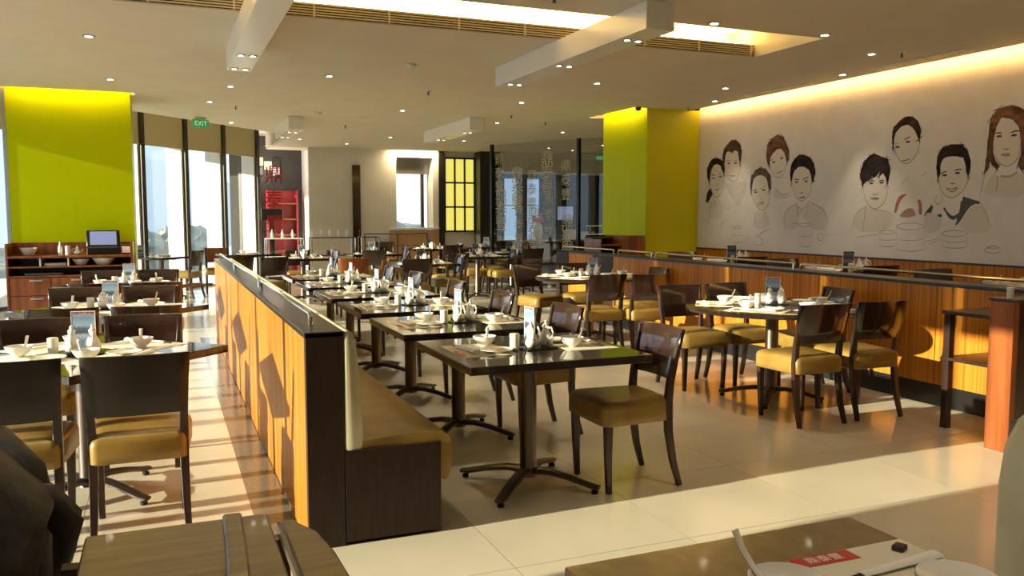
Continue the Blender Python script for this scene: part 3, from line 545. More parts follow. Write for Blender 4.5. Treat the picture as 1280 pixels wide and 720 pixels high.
# ---- far wall: shop window, white wall, window nook, lattice, dark bar
struct('wall_far', boxm('wall_far', 'plaster', 3.09, 4.94, FARY, FARY + 0.15, 0, 3.2), 'plain white wall at the far end of the dining room')
struct('baseboard_far', MB().box(3.09, 4.069, FARY - 0.02, FARY, 0, 0.12).box(4.251, 4.94, FARY - 0.02, FARY, 0, 0.12).mesh('baseboard_far', 'darkwood', 0, 0), 'dark skirting along the far white wall')
dr = tag(link('door_1', None), 'narrow dark brown door leaf standing in the far white wall', None, None, 'structure')
part('leaf', 'mahogany', dr, 4.07, 4.25, FARY - 0.06, FARY - 0.001, 0.0, 2.62)
part('handle', 'chrome', dr, 4.19, 4.21, FARY - 0.11, FARY - 0.06, 0.95, 1.15)
nk = MB()
nk.box(4.94, 5.12, FARY, FARY + 0.5, 1.17, 3.2); nk.box(6.02, 6.16, FARY, FARY + 0.5, 1.17, 3.2)
nk.box(5.12, 6.02, FARY, FARY + 0.5, 2.84, 3.2)
struct('wall_nook', nk.mesh('wall_nook', 'plaster', 0, 0), 'warm lit reveal around the bright far window')
nw = tag(link('window_20', None), 'bright far window with a raised grey blind', None, None, 'structure')
part('pane', 'glass', nw, 5.12, 6.02, FARY + 0.4, FARY + 0.41, 1.17, 2.84)
part('blind', 'alu', nw, 5.12, 6.02, FARY + 0.33, FARY + 0.34, 2.46, 2.84)
part('mullion', 'darkwood', nw, 5.83, 5.90, FARY + 0.36, FARY + 0.44, 1.17, 2.84)
part('sill', 'white', nw, 4.94, 6.16, FARY - 0.05, FARY + 0.45, 1.13, 1.17)
ap = tag(link('counter_front', None), 'pale wooden counter front under the bright far window', 'counter')
for k in range(3):
    part('panel', 'peach', ap, 4.945 + 0.405 * k, 5.345 + 0.405 * k, FARY - 0.04, FARY + 0.3, 0.0, 1.12, 0.004)
struct('wall_far_pier', boxm('wall_far_pier', 'darkwall', 6.16, 6.3, FARY - 0.05, FARY + 0.5, 0, 3.2), 'charcoal pier between the far window and lattice')
lw = MB(); lw.box(6.3, 7.1, FARY + 0.05, FARY + 0.2, 0, 1.06); lw.box(6.3, 7.1, FARY + 0.05, FARY + 0.2, 2.86, 3.2)
struct('wall_lattice', lw.mesh('wall_lattice', 'plaster', 0, 0), 'plaster wall above and below the yellow lattice window')
lt = tag(link('window_21', None), 'dark lattice window with nine glowing yellow panes', None, None, 'structure')
fr = MB()
for k in range(4): fr.box(6.3 + 0.253 * k, 6.34 + 0.253 * k, FARY - 0.02, FARY + 0.06, 1.06, 2.86)
for k in range(4): fr.box(6.3, 7.1, FARY - 0.02, FARY + 0.06, 1.06 + 0.5867 * k, 1.10 + 0.5867 * k)
link('lattice_frame', fr.mesh('lattice_frame', 'darkwood', 0, 0), lt)
pane_me = boxm('pane', 'lattice_pane', 0, 0.213, FARY + 0.02, FARY + 0.03, 0, 0.547)
for i in range(3):
    for j in range(3):
        link('pane', pane_me, lt, (6.34 + 0.253 * i, 0, 1.10 + 0.5867 * j))
struct('wall_far_dark', boxm('wall_far_dark', 'darkwall', 7.1, 14, FARY + 0.1, FARY + 0.25, 0, 3.2), 'charcoal wall behind the etched glass screen')
struct('trim_40', boxm('trim_40', 'plaster', 7.7, 14, FARY - 0.3, FARY + 0.1, 2.5, 3.0), 'beige bulkhead over the dark far bar')
struct('wall_far_column', boxm('wall_far_column', 'darkwall', 7.1, 7.62, FARY - 0.35, FARY + 0.1, 0, 3.0), 'charcoal column beside the lattice window')

# the shop beyond the end post
struct('wall_shop_back', boxm('wall_shop_back', 'darkwall', 1.6, 3.4, 22.6, 22.7, 0, 2.2), 'dark back wall of the neighbouring shop')
struct('wall_shop_upper', boxm('wall_shop_upper', 'darkwall', 1.6, 3.4, 22.6, 22.7, 2.2, 3.5), 'dark upper wall of the neighbouring shop')
struct('wall_shop_side', boxm('wall_shop_side', 'plaster', 3.4, 3.5, FARY + 0.15, 22.7, 0, 3.5), 'side wall of the neighbouring shop')
sg = tag(link('window_22', None), 'glass shop front printed with red calligraphy', None, None, 'structure')
part('pane', 'glass', sg, 2.0, 3.09, FARY + 0.02, FARY + 0.032, 0.0, 3.0)
for k, ch in enumerate('鼎泰豐'):
    o = link('red_calligraphy', text_mesh(ch, 0.42, 'redink'), sg, (2.32, FARY, 2.35 - 0.55 * k), (R(90), 0, 0))
part('bottom_rail', 'mullion', sg, 2.0, 3.09, FARY, FARY + 0.05, 0.0, 0.12)
for k, (x, z, m_) in enumerate(((2.0, 2.75, 'alu'), (2.22, 2.6, 'black'), (2.44, 2.75, 'cream'), (2.66, 2.6, 'alu'), (2.22, 2.85, 'cream'), (2.66, 2.85, 'black'))):
    tag(link('mosaic_square', MB().box(x, x + 0.2, 22.5, 22.58, z - 0.12, z + 0.1).mesh('mosaic_square', m_, 0.01)), ('pale silver plaque at the end of the lower row', 'black plaque in the lower row, toward the window post', 'cream plaque in the lower row', 'silver plaque in the lower row, toward the white wall', 'cream plaque in the upper row', 'black plaque in the upper row')[k] + ', neighbouring shop', 'plaque', 'mosaic plaques in the neighbouring shop')
sh = thing('red_shelf', 'red lit display shelf with orange boards in the neighbouring shop', 'shelf', (2.85, 22.3, 0))
part('back', 'redglow', sh, -0.35, 0.35, 0.2, 0.25, 0, 2.1)
for k in range(4): part('board', 'cherry', sh, -0.33, 0.33, -0.1, 0.2, 0.55 + 0.4 * k, 0.58 + 0.4 * k)
part('side', 'redglow', sh, -0.38, -0.34, -0.1, 0.25, 0, 2.1); part('side', 'redglow', sh, 0.34, 0.38, -0.1, 0.25, 0, 2.1)
sgn = thing('black_sign_stand', 'black T shaped sign stand behind the shop glass', 'sign', (2.35, 20.4, 0))
part('post', 'black', sgn, -0.07, 0.07, -0.04, 0.04, 0, 1.45, 0.01); part('head', 'black', sgn, -0.24, 0.26, -0.06, 0.06, 1.35, 1.62, 0.01); part('foot', 'black', sgn, -0.25, 0.25, -0.2, 0.2, 0, 0.03, 0.005)
lamp_shop = bpy.data.lights.new('shop_lamp', 'POINT'); lamp_shop.energy = 30; lamp_shop.color = (1, 0.75, 0.65); lamp_shop.shadow_soft_size = 0.2
lo = bpy.data.objects.new('shop_lamp', lamp_shop); lo.location = (2.5, 21.6, 2.7); COL.objects.link(lo)

nook_lamp = bpy.data.lights.new('nook_lamp', 'AREA'); nook_lamp.energy = 30; nook_lamp.color = (1, 0.78, 0.42); nook_lamp.shape = 'RECTANGLE'; nook_lamp.size = 1.0; nook_lamp.size_y = 0.06
lo = bpy.data.objects.new('nook_lamp', nook_lamp); lo.location = (5.56, FARY - 0.12, 2.97); lo.rotation_euler = (R(25), 0, 0); COL.objects.link(lo)
# ---- outdoors
struct('ground_outside', boxm('ground_outside', 'terrace', -400, 400, 24.5, 500, -9.0, -8.8), 'hazy ground beyond the windows')
struct('ground_terrace', boxm('ground_terrace', 'terrace', -14, FACADE - 0.32, 3, 24, -0.4, -0.1), 'pale terrace outside the windows')
def crown_mesh(seed):
    rnd = random.Random(seed)
    bm = bmesh.new()
    for k in range(9):
        r = rnd.uniform(1.2, 2.2)
        m4 = Matrix.Translation((rnd.uniform(-2.2, 2.2), rnd.uniform(-1.5, 1.5), rnd.uniform(-1.3, 1.5))) @ Matrix.Diagonal((r, r, r * 0.85, 1))
        bmesh.ops.create_icosphere(bm, subdivisions=3, radius=1.0, matrix=m4)
    for v in bm.verts:
        v.co += Vector((rnd.uniform(-.3, .3), rnd.uniform(-.3, .3), rnd.uniform(-.3, .3)))
    me = bpy.data.meshes.new('crown'); bm.to_mesh(me); bm.free()
    me.materials.append(M['haze_tree'])
    return me
crowns = [crown_mesh(s) for s in (3, 11, 19)]
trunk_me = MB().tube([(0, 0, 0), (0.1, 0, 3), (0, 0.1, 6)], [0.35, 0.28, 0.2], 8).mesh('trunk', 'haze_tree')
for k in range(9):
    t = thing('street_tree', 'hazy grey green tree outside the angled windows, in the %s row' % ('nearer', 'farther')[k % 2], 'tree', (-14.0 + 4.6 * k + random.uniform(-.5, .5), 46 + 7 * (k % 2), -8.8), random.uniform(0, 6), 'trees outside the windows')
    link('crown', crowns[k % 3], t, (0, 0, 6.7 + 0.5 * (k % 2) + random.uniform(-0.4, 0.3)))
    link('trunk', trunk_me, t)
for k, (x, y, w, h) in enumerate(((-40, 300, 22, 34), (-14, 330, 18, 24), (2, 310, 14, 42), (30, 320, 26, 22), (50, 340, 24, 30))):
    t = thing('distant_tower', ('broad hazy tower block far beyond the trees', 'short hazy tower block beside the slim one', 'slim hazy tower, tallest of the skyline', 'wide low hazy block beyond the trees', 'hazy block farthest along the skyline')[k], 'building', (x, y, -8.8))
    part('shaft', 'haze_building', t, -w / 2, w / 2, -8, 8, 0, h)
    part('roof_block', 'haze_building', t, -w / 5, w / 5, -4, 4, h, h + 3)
# ================================================================ FURNITURE KITS
def chair_kit(tone='mahogany'):
    def f():
        out = rounded(0.40, 0.46, 0.45, 0.06, 0.035)
        seat = cushion(out, [(0.362, 0.010), (0.368, 0.0), (0.40, 0.0), (0.448, 0.0), (0.470, 0.007), (0.482, 0.022), (0.492, 0.065), (0.497, 0.14)])
        # curved tapering back panel
        bk = MB(); nx, nz = 8, 3; fr, bkv = [], []
        for j in range(nz + 1):
            v = j / nz; z = 0.575 + 0.275 * v
            w = 0.405 + 0.04 * v
            for i in range(nx + 1):
                u = -1 + 2 * i / nx
                y = -0.185 - 0.055 * v - 0.030 * (1 - u * u)
                fr.append((u * w / 2, y, z)); bkv.append((u * w / 2, y - 0.022, z))
        n = nx + 1; o = len(fr); fs = []
        for j in range(nz):
            for i in range(nx):
                a = j * n + i
                fs += [(a, a + 1, a + n + 1, a + n), (o + a, o + a + n, o + a + n + 1, o + a + 1)]
        for i in range(nx):
            fs += [(i, o + i, o + i + 1, i + 1), (nz * n + i, nz * n + i + 1, o + nz * n + i + 1, o + nz * n + i)]
        for j in range(nz):
            a = j * n; b = a + nx
            fs += [(a, a + n, o + a + n, o + a), (b, o + b, o + b + n, b + n)]
        bk.add(fr + bkv, fs)
        parts = [('seat', seat.mesh('seat', 'leather', 0, 60), -1), ('backrest', bk.mesh('backrest', tone, 0.003, 40), -1)]
        for s in (-1, 1):
            pts = [(s * 0.195, -0.255, 0.0), (s * 0.190, -0.215, 0.14), (s * 0.187, -0.188, 0.30), (s * 0.187, -0.180, 0.44), (s * 0.190, -0.192, 0.57), (s * 0.200, -0.222, 0.72), (s * 0.206, -0.245, 0.835)]
            parts.append(('leg', MB().tube(pts, [0.019, 0.023, 0.026, 0.027, 0.024, 0.019, 0.014], 4, phase=R(45)).level().mesh('leg', 'darkwood', 0.002), -1))
        for s in (-1, 1):
            pts = [(s * 0.185, 0.170, 0.0), (s * 0.188, 0.178, 0.2), (s * 0.190, 0.180, 0.37)]
            parts.append(('leg', MB().tube(pts, [0.019, 0.024, 0.029], 4, phase=R(45)).level().mesh('leg', 'darkwood', 0.002), -1))
        return parts
    return f

FACE = {'+y': 0.0, '-x': 90.0, '-y': 180.0, '+x': -90.0}
def chair(bx_, by_, face, label, group, z=0.0, tone='mahogany', jitter=True):
    """bx_, by_ = where the top of the backrest stands on plan"""
    a = R(FACE[face] if isinstance(face, str) else face)
    if jitter: a += R(random.uniform(-3, 3))
    d = Vector((-math.sin(a), math.cos(a), 0))
    c = Vector((bx_, by_, z)) + d * 0.25
    return place('dining_chair', 'chair_' + tone, chair_kit(tone), label, 'chair', c, a, group)

def pedestal_parts(r=0.045):
    parts = [('column', MB().lathe([(r * 1.15, 0.055), (r, 0.075), (r, 0.70), (r * 1.3, 0.702), (r * 1.3, 0.709)], 20).mesh('column', 'steel'), -1)]
    for k in range(4):
        a = R(45 + 90 * k); c, s = math.cos(a), math.sin(a)
        pts = [(0.02 * c, 0.02 * s, 0.085), (0.12 * c, 0.12 * s, 0.088), (0.24 * c, 0.24 * s, 0.068), (0.36 * c, 0.36 * s, 0.038), (0.40 * c, 0.40 * s, 0.034)]
        parts.append(('foot', MB().tube(pts, [0.042, 0.036, 0.032, 0.030, 0.024], 8, flat=0.5, phase=R(22.5)).mesh('foot', 'castiron'), -1))
        parts.append(('leveller', MB().lathe([(0.018, 0), (0.018, 0.016), (0.008, 0.017), (0.008, 0.03)], 10, (0.375 * c, 0.375 * s, 0)).mesh('leveller', 'rubber'), len(parts) - 1))
    parts.append(('support_bar', MB().box(-0.33, 0.33, -0.03, 0.03, 0.690, 0.709).box(-0.03, 0.03, -0.30, 0.30, 0.690, 0.7085).mesh('support_bar', 'black', 0.003), -1))
    return parts

def square_table_kit(w, d, rot=0.0):
    def f():
        mb = MB().box(-w / 2, w / 2, -d / 2, d / 2, 0.71, 0.75, Matrix.Rotation(R(rot), 4, 'Z'))
        return [('tabletop', mb.mesh('tabletop', 'tabletop', 0.003), -1)] + pedestal_parts()
    return f

def round_table_kit(r):
    def f():
        mb = MB().lathe([(r - 0.02, 0.71), (r - 0.004, 0.713), (r, 0.72), (r, 0.742), (r - 0.004, 0.748), (r - 0.01, 0.75)], 56)
        return [('tabletop', mb.mesh('tabletop', 'tabletop', 0, 30), -1)] + pedestal_parts(0.05)
    return f

# ---- tableware
def bowl_me():
    p = [(0.022, 0.0), (0.026, 0.003), (0.026, 0.008), (0.045, 0.022), (0.058, 0.04), (0.064, 0.055), (0.062, 0.056), (0.055, 0.041), (0.042, 0.025), (0.02, 0.014), (0.002, 0.012)]
    return MB().lathe(p, 22).mesh('soup_bowl', 'ceramic', 0, 50)
def saucer_me():
    p = [(0.04, 0.0), (0.045, 0.002), (0.07, 0.010), (0.085, 0.015), (0.084, 0.017), (0.068, 0.012), (0.04, 0.006), (0.002, 0.005)]
    return MB().lathe(p, 24).mesh('side_plate', 'ceramic', 0, 50)
def big_plate_me():
    p = [(0.06, 0.0), (0.066, 0.003), (0.10, 0.012), (0.125, 0.02), (0.124, 0.022), (0.098, 0.015), (0.06, 0.008), (0.002, 0.006)]
    return MB().lathe(p, 28).mesh('dinner_plate', 'ceramic', 0, 50)
def spoon_kit():
    b = MB().lathe([(0.006, 0.0), (0.018, 0.006), (0.022, 0.014), (0.0205, 0.0145), (0.016, 0.008), (0.003, 0.004)], 14, (0, 0, 0), 1.35, 1.0)
    h = MB().tube([(-0.022, 0, 0.012), (-0.042, 0, 0.034), (-0.060, 0, 0.064), (-0.072, 0, 0.095)], [0.010, 0.0075, 0.0078, 0.0085], 8, flat=0.42)
    return [('spoon_bowl', b.mesh('spoon_bowl', 'ceramic', 0, 50), -1), ('spoon_handle', h.mesh('spoon_handle', 'ceramic', 0, 60), -1)]
def chopstick_kit():
    s = MB().tube([(-0.12, 0, 0.010), (0.0, 0.002, 0.012), (0.13, 0, 0.016)], [0.013, 0.016, 0.022], 8, flat=0.5)
    c1 = MB().tube([(-0.165, -0.005, 0.008), (-0.118, -0.003, 0.010)], [0.0028, 0.0036], 6)
    c2 = MB().tube([(-0.168, 0.004, 0.008), (-0.118, 0.004, 0.010)], [0.0028, 0.0036], 6)
    return [('paper_sleeve', s.mesh('paper_sleeve', 'white', 0, 50), -1), ('chopstick', c1.mesh('chopstick', 'black'), -1), ('chopstick', c2.mesh('chopstick', 'black'), -1)]
def cruet_kit():
    body = MB().lathe([(0.022, 0.0), (0.030, 0.004), (0.040, 0.022), (0.041, 0.034), (0.034, 0.055), (0.021, 0.080), (0.016, 0.098), (0.018, 0.108)], 20)
    lid = MB().lathe([(0.019, 0.108), (0.018, 0.113), (0.010, 0.121), (0.0045, 0.125), (0.007, 0.132), (0.006, 0.138), (0.002, 0.140)], 16)
    han = MB().tube([(-0.034, 0, 0.045), (-0.052, 0, 0.055), (-0.056, 0, 0.082), (-0.044, 0, 0.103), (-0.016, 0, 0.102)], 0.0048, 8)
    spo = MB().tube([(0.032, 0, 0.040), (0.048, 0, 0.058), (0.053, 0, 0.082), (0.062, 0, 0.098)], [0.010, 0.008, 0.006, 0.0055], 8)
    return [('body', body.mesh('body', 'ceramic', 0, 60), -1), ('lid', lid.mesh('lid', 'ceramic', 0, 60), -1), ('handle', han.mesh('handle', 'ceramic', 0, 60), -1), ('spout', spo.mesh('spout', 'ceramic', 0, 60), -1)]
def toothpick_kit():
    b = MB().lathe([(0.023, 0.0), (0.025, 0.002), (0.025, 0.066), (0.0235, 0.068)], 18)
    l_ = MB().lathe([(0.0262, 0.068), (0.0262, 0.083), (0.022, 0.087), (0.004, 0.088)], 18)
    return [('jar', b.mesh('jar', 'cream'), -1), ('lid', l_.mesh('lid', 'cream'), -1)]
def menu_kit(mm):
    def f():
        card = MB().box(-0.055, 0.055, -0.003, 0.003, 0.012, 0.205)
        base = MB().box(-0.058, 0.058, -0.032, 0.032, 0.0, 0.012)
        edge = MB().prism([(-0.058, 0.012), (-0.055, 0.012), (-0.055, 0.205), (0.055, 0.205), (0.055, 0.012), (0.058, 0.012), (0.058, 0.208), (-0.058, 0.208)], -0.004, 0.004, 'y')
        return [('printed_card', card.mesh('printed_card', mm, 0, 0), -1), ('base', base.mesh('base', 'black', 0.002), -1), ('acrylic_edge', edge.mesh('acrylic_edge', 'white', 0, 0), -1)]
    return f
def mat_me(w, d):
    return lambda: MB().box(-w / 2, w / 2, -d / 2, d / 2, 0.0, 0.0015).mesh('placemat', 'paper', 0, 0)
def strip_me():
    return MB().box(-0.075, 0.075, -0.011, 0.011, 0.0, 0.0012).mesh('red_paper_strip', 'red', 0, 0)
def tray_me():
    return MB().prism(rounded(0.20, 0.20, 0.11, 0.015, 0.015, 3), 0.0, 0.008).mesh('condiment_tray', 'black', 0.002)

def setting(cx, cy, z, a, where, full=True, plate=True):
    """one diner's place; a = direction the diner looks, degrees; where = words naming the table and side"""
    a = R(a)
    d = Vector((math.cos(a), math.sin(a), 0)); s = Vector((-d.y, d.x, 0))
    c = Vector((cx, cy, z))
    def at(f, l, h=0.0): return c + d * f + s * l + Vector((0, 0, h))
    j = lambda q: random.uniform(-q, q)
    single('placemat', 'mat', mat_me(0.42, 0.29), 'cream paper placemat ' + where, 'placemat', at(0, 0), a - R(90), 'placemats')
    bp_ = at(0.08, 0.10 + j(.02), 0.0015)
    single('soup_bowl', 'bowl', bowl_me, 'small white bowl ' + where, 'bowl', bp_, 0, 'soup bowls')
    sr_ = random.uniform(1.2, 2.4)
    place('soup_spoon', 'spoon', spoon_kit, 'white soup spoon in bowl ' + where, 'spoon', bp_ + Vector((-math.cos(sr_) * 0.0145, -math.sin(sr_) * 0.0145, 0.0185)), sr_, 'soup spoons')
    if full:
        place('chopsticks', 'chop', chopstick_kit, 'sleeved chopsticks ' + where, 'chopsticks', at(-0.072 + j(.004), -0.02, 0.0015), a + R(-90 + random.uniform(2, 6)), 'chopsticks in paper sleeves')
        single('red_paper_strip', 'strip', strip_me, 'red paper strip ' + where, 'paper', at(-0.128, -0.08, 0.0016), a - R(90), 'red paper strips')
        if plate:
            single('side_plate', 'saucer', saucer_me, 'small white side plate ' + where, 'plate', at(0.066, -0.10, 0.0015), 0, 'side plates')

def centre(cx, cy, z, where, menu_rot=0.0, mm='menu_blue', off=(0, 0), n=2, axis=0.0, moff=(0.02, 0.12)):
    a = R(axis); d = Vector((math.cos(a), math.sin(a), 0)); s = Vector((-d.y, d.x, 0))
    c = Vector((cx + off[0], cy + off[1], z))
    single('condiment_tray', 'tray', tray_me, 'small black condiment tray ' + where, 'tray', c + d * 0.0, a, 'condiment trays')
    for k in range(n):
        place('cruet', 'cruet', cruet_kit, 'white spouted cruet %s ' % ('nearer the toothpick jar' if k == 0 else 'farther from the toothpick jar') + where, 'cruet', c + d * (-0.047 + 0.094 * k) + Vector((0, 0, 0.008)), a + R(random.uniform(60, 120)), 'white ceramic cruets')
    place('toothpick_jar', 'pick', toothpick_kit, 'cream toothpick jar ' + where, 'jar', c - d * 0.135 + s * 0.02, 0, 'toothpick jars')
    place('menu_stand', 'menu_' + mm, menu_kit(mm), 'upright menu card stand ' + where, 'menu', c + d * moff[0] + s * moff[1], R(menu_rot), 'menu card stands')


# ================================================================ BOOTH: low partition, bench and its tables
Y0, Y1 = 3.6, 10.4
pt = thing('booth_partition', 'low striped wood partition with dark end panel backing the bench', 'partition', (0.62, Y0, 0))
def off_part(name, m, par, x0, x1, y0, y1, z0, z1, bevel=0.0):
    o = par.location
    return part(name, m, par, x0 - o.x, x1 - o.x, y0 - o.y, y1 - o.y, z0 - o.z, z1 - o.z, bevel)
off_part('core', 'endpanel', pt, 0.56, 0.70, Y0 + 0.03, Y1 - 0.03, 0.0, 0.93)
npan = 6; pl = (Y1 - Y0 - 0.03) / npan
for k in range(npan):
    off_part('veneer_panel', 'zebra', pt, 0.54, 0.56, Y0 + 0.03 + pl * k + 0.0015, Y0 + 0.03 + pl * (k + 1) - 0.0015, 0.012, 0.93)
off_part('end_panel', 'endpanel', pt, 0.54, 0.70, Y0, Y0 + 0.03, 0.0, 0.95, 0.002)
off_part('end_panel', 'endpanel', pt, 0.54, 0.70, Y1 - 0.03, Y1, 0.0, 0.95, 0.002)
off_part('cap', 'black', pt, 0.535, 0.705, Y0, Y1, 0.93, 0.955, 0.003)
def rail(par, x, ya, yb, z, r=0.011, hgt=0.055):
    o = par.location
    pts = [(x, ya, z), (x, ya, z + hgt - 0.012), (x, ya + 0.012, z + hgt), (x, yb - 0.012, z + hgt), (x, yb, z + hgt - 0.012), (x, yb, z)]
    link('guard_rail', MB().tube([Vector(p) - o for p in pts], r, 10).mesh('guard_rail', 'chrome'), par)
for k in range(3):
    rail(pt, 0.60, Y0 + 0.22 + 2.2 * k, Y0 + 2.28 + 2.2 * k, 0.955)
bn = thing('booth_bench', 'long ochre leather booth bench along the low partition', 'bench', (0.95, Y0, 0))
off_part('plinth', 'endpanel', bn, 0.705, 1.12, Y0 + 0.03, Y1, 0.0, 0.40)
off_part('end_panel', 'endpanel', bn, 0.703, 1.14, Y0, Y0 + 0.03, 0.015, 0.425, 0.002)
prof = [(0.765, 0.405), (1.10, 0.405), (1.135, 0.38), (1.145, 0.25), (1.165, 0.235), (1.185, 0.26), (1.20, 0.32), (1.205, 0.39), (1.19, 0.44), (1.15, 0.468), (1.05, 0.478), (0.90, 0.470), (0.765, 0.462)]
sp_ = MB(); segs = [(Y0 + 0.012, .985), (Y0 + 0.03, 1.0)] + [(Y0 + 0.03 + (Y1 - Y0 - 0.05) * k / 24, 1.0 + 0.004 * math.sin(k * 2.1)) for k in range(1, 25)]
vs_ = []
for y, sc in segs:
    for (x, z) in prof: vs_.append((0.95 + (x - 0.95) * sc - 0.95, y - Y0, 0.42 + (z - 0.42) * sc))
n = len(prof)
sp_.add(vs_, [(j * n + k, j * n + (k + 1) % n, (j + 1) * n + (k + 1) % n, (j + 1) * n + k) for j in range(len(segs) - 1) for k in range(n)] + [tuple(range(n))[::-1], tuple((len(segs) - 1) * n + k for k in range(n))])
link('seat_cushion', sp_.mesh('seat_cushion', 'leather', 0, 50), bn)
bp = [(0.706, 0.40), (0.775, 0.40), (0.785, 0.48), (0.772, 0.75), (0.758, 0.90), (0.745, 0.945), (0.722, 0.958), (0.706, 0.955)]
link('back_cushion', MB().prism([(x - 0.95, z) for x, z in bp], 0.006, Y1 - Y0 - 0.02, 'y').mesh('back_cushion', 'paleleather', 0.004, 50), bn)

BY = [4.07, 5.23, 6.40, 7.57, 8.74, 9.86]
for i, y in enumerate(BY):
    o_ = ORD[i]
    W = 'on the %s bench table from the dark end panel' % o_
    place('dining_table', 'booth_table', square_table_kit(0.98, 0.90), '%s dark square pedestal table along the bench from its dark end panel' % o_, 'table', (1.78, y, 0), 0, 'square tables along the bench')
    setting(1.50, y + 0.02, 0.75, 0, 'bench side %s' % W.replace('on the', 'of').replace('from the dark end panel', 'from dark end'), full=True)
    setting(2.08, y + 0.02, 0.75, 180, 'aisle side %s' % W.replace('on the', 'of').replace('from the dark end panel', 'from dark end'), full=(i < 3))
    centre(1.80, y - 0.02, 0.75, 'on %s bench table from dark end' % o_, menu_rot=93, off=(0.02, -0.02 + (0.04 if i else 0)), axis=8)
    chair((2.53, 2.52, 2.50, 2.52, 2.50, 2.50)[i], (3.95, 5.10, 6.22, 7.43, 8.72, 9.85)[i], '-x', 'dark chair facing the bench across the %s table from its dark end' % o_, 'chairs facing the bench')

# ================================================================ WINDOW SIDE: three tables set diagonally
LT = [4.79, 7.06, 9.45]
LX = [-0.40, -0.39, -0.34]
NAMES = ['cornerwise table nearest the coat', 'middle cornerwise table', 'cornerwise table nearest the sideboard']
for i, (x, y) in enumerate(zip(LX, LT)):
    nm = NAMES[i]
    place('dining_table', 'diag_table', square_table_kit(1.0, 1.0, 45), 'dark square pedestal table turned cornerwise, ' + ('the one nearest the coat', 'middle of the three', 'the one nearest the sideboard')[i], 'table', (x, y, 0), 0, 'cornerwise tables by the windows')
    for (sx, sy, a, side) in ((0.205, -0.205, 135, 'partition side, coat end'), (-0.205, -0.205, 45, 'window side, coat end'), (0.205, 0.205, 225, 'partition side, sideboard end'), (-0.205, 0.205, 315, 'window side, sideboard end')):
        setting(x + sx * 1.052 - 0.06 * math.sin(R(a)), y + sy * 1.052 + 0.06 * math.cos(R(a)), 0.75, a, 'on %s, %s' % (nm, side), full=True, plate=(sy < 0))
    centre(x + 0.0, y - 0.03, 0.75, 'on ' + nm, menu_rot=-8, axis=0, moff=(0.0, 0.10))
    fy = (3.97, 6.13, 8.32)[i]; ry = (5.57, 7.88, 10.28)[i]
    tone = ('backdark', 'mahogany', 'mahogany')[i]
    chair(x + 0.27, fy, '+y', 'chair on the partition side of the %s, back towards the coat' % nm, 'chairs at the cornerwise tables', tone=tone, jitter=False)
    chair(x - 0.24, fy + 0.02, '+y', 'chair on the window side of the %s, back towards the coat' % nm, 'chairs at the cornerwise tables', tone=tone)
    chair(x + 0.27, ry, '-y', 'chair on the partition side of the %s, back towards the sideboard' % nm, 'chairs at the cornerwise tables')
    chair(x - 0.29, ry, '-y', 'chair on the window side of the %s, back towards the sideboard' % nm, 'chairs at the cornerwise tables')

# small table right at the angled windows
place('dining_table', 'booth_table', None, 'dark table standing right at the angled windows', 'table', (-0.05, 15.9, 0), R(49), 'tables by the angled windows')
place('menu_stand', 'menu_menu_blue', None, 'upright menu card on the table at the angled windows', 'menu', (-0.38, 15.7, 0.75), 0.2)
setting(-0.05, 15.9, 0.75, 139, 'on the table at the angled windows', full=True)
chair(0.55, 15.75, 60, 'dark chair at the table right by the angled windows', 'chairs by the angled windows')
chair(0.92, 16.86, '-y', 'reddish chair standing alone before the angled windows', 'chairs by the angled windows', tone='cherry')

# ================================================================ ROUND TABLES beside the divider
def round_set(cx, cy, nm, chairs, tab_r=0.68):
    place('round_table', 'round_table%g' % tab_r, round_table_kit(tab_r), 'large round dark pedestal table, the one ' + nm, 'table', (cx, cy, 0), 0, 'round tables by the striped divider')
    for k, (ang, side) in enumerate(((-144, 'stand end, bench side'), (-72, 'stand end, divider side'), (144, 'pillar end, bench side'), (72, 'pillar end, divider side'), (0, 'against divider'))):
        a = R(ang)
        setting(cx + 0.447 * math.cos(a), cy + 0.447 * math.sin(a), 0.75, ang + 180, 'on round table %s, %s' % (nm, side), full=True)
    centre(cx + 0.02, cy + 0.03, 0.75, 'on round table ' + nm, menu_rot=-50, off=(0.03, 0.0), axis=-20)
    for (x, y, f, w) in chairs:
        chair(x, y, f, 'dark chair at round table %s, %s' % (nm, w), 'chairs at the round tables')
round_set(4.42, 5.30, 'near the service stand', [(4.17, 4.46, '+y', 'stand end, bench side'), (4.70, 4.47, '+y', 'stand end, divider side'), (4.16, 6.22, '-y', 'pillar end, bench side'), (4.67, 6.24, '-y', 'pillar end, divider side'), (5.20, 5.42, 80, 'against the divider')])
round_set(4.60, 8.72, 'near the lime pillar', tab_r=0.65, chairs= [(4.22, 7.60, '+y', 'stand end, bench side'), (4.66, 7.48, '+y', 'stand end, divider side'), (4.14, 9.55, 196, 'pillar end, bench side'), (4.82, 9.62, '-y', 'pillar end, divider side'), (5.35, 8.42, 85, 'against the divider')])

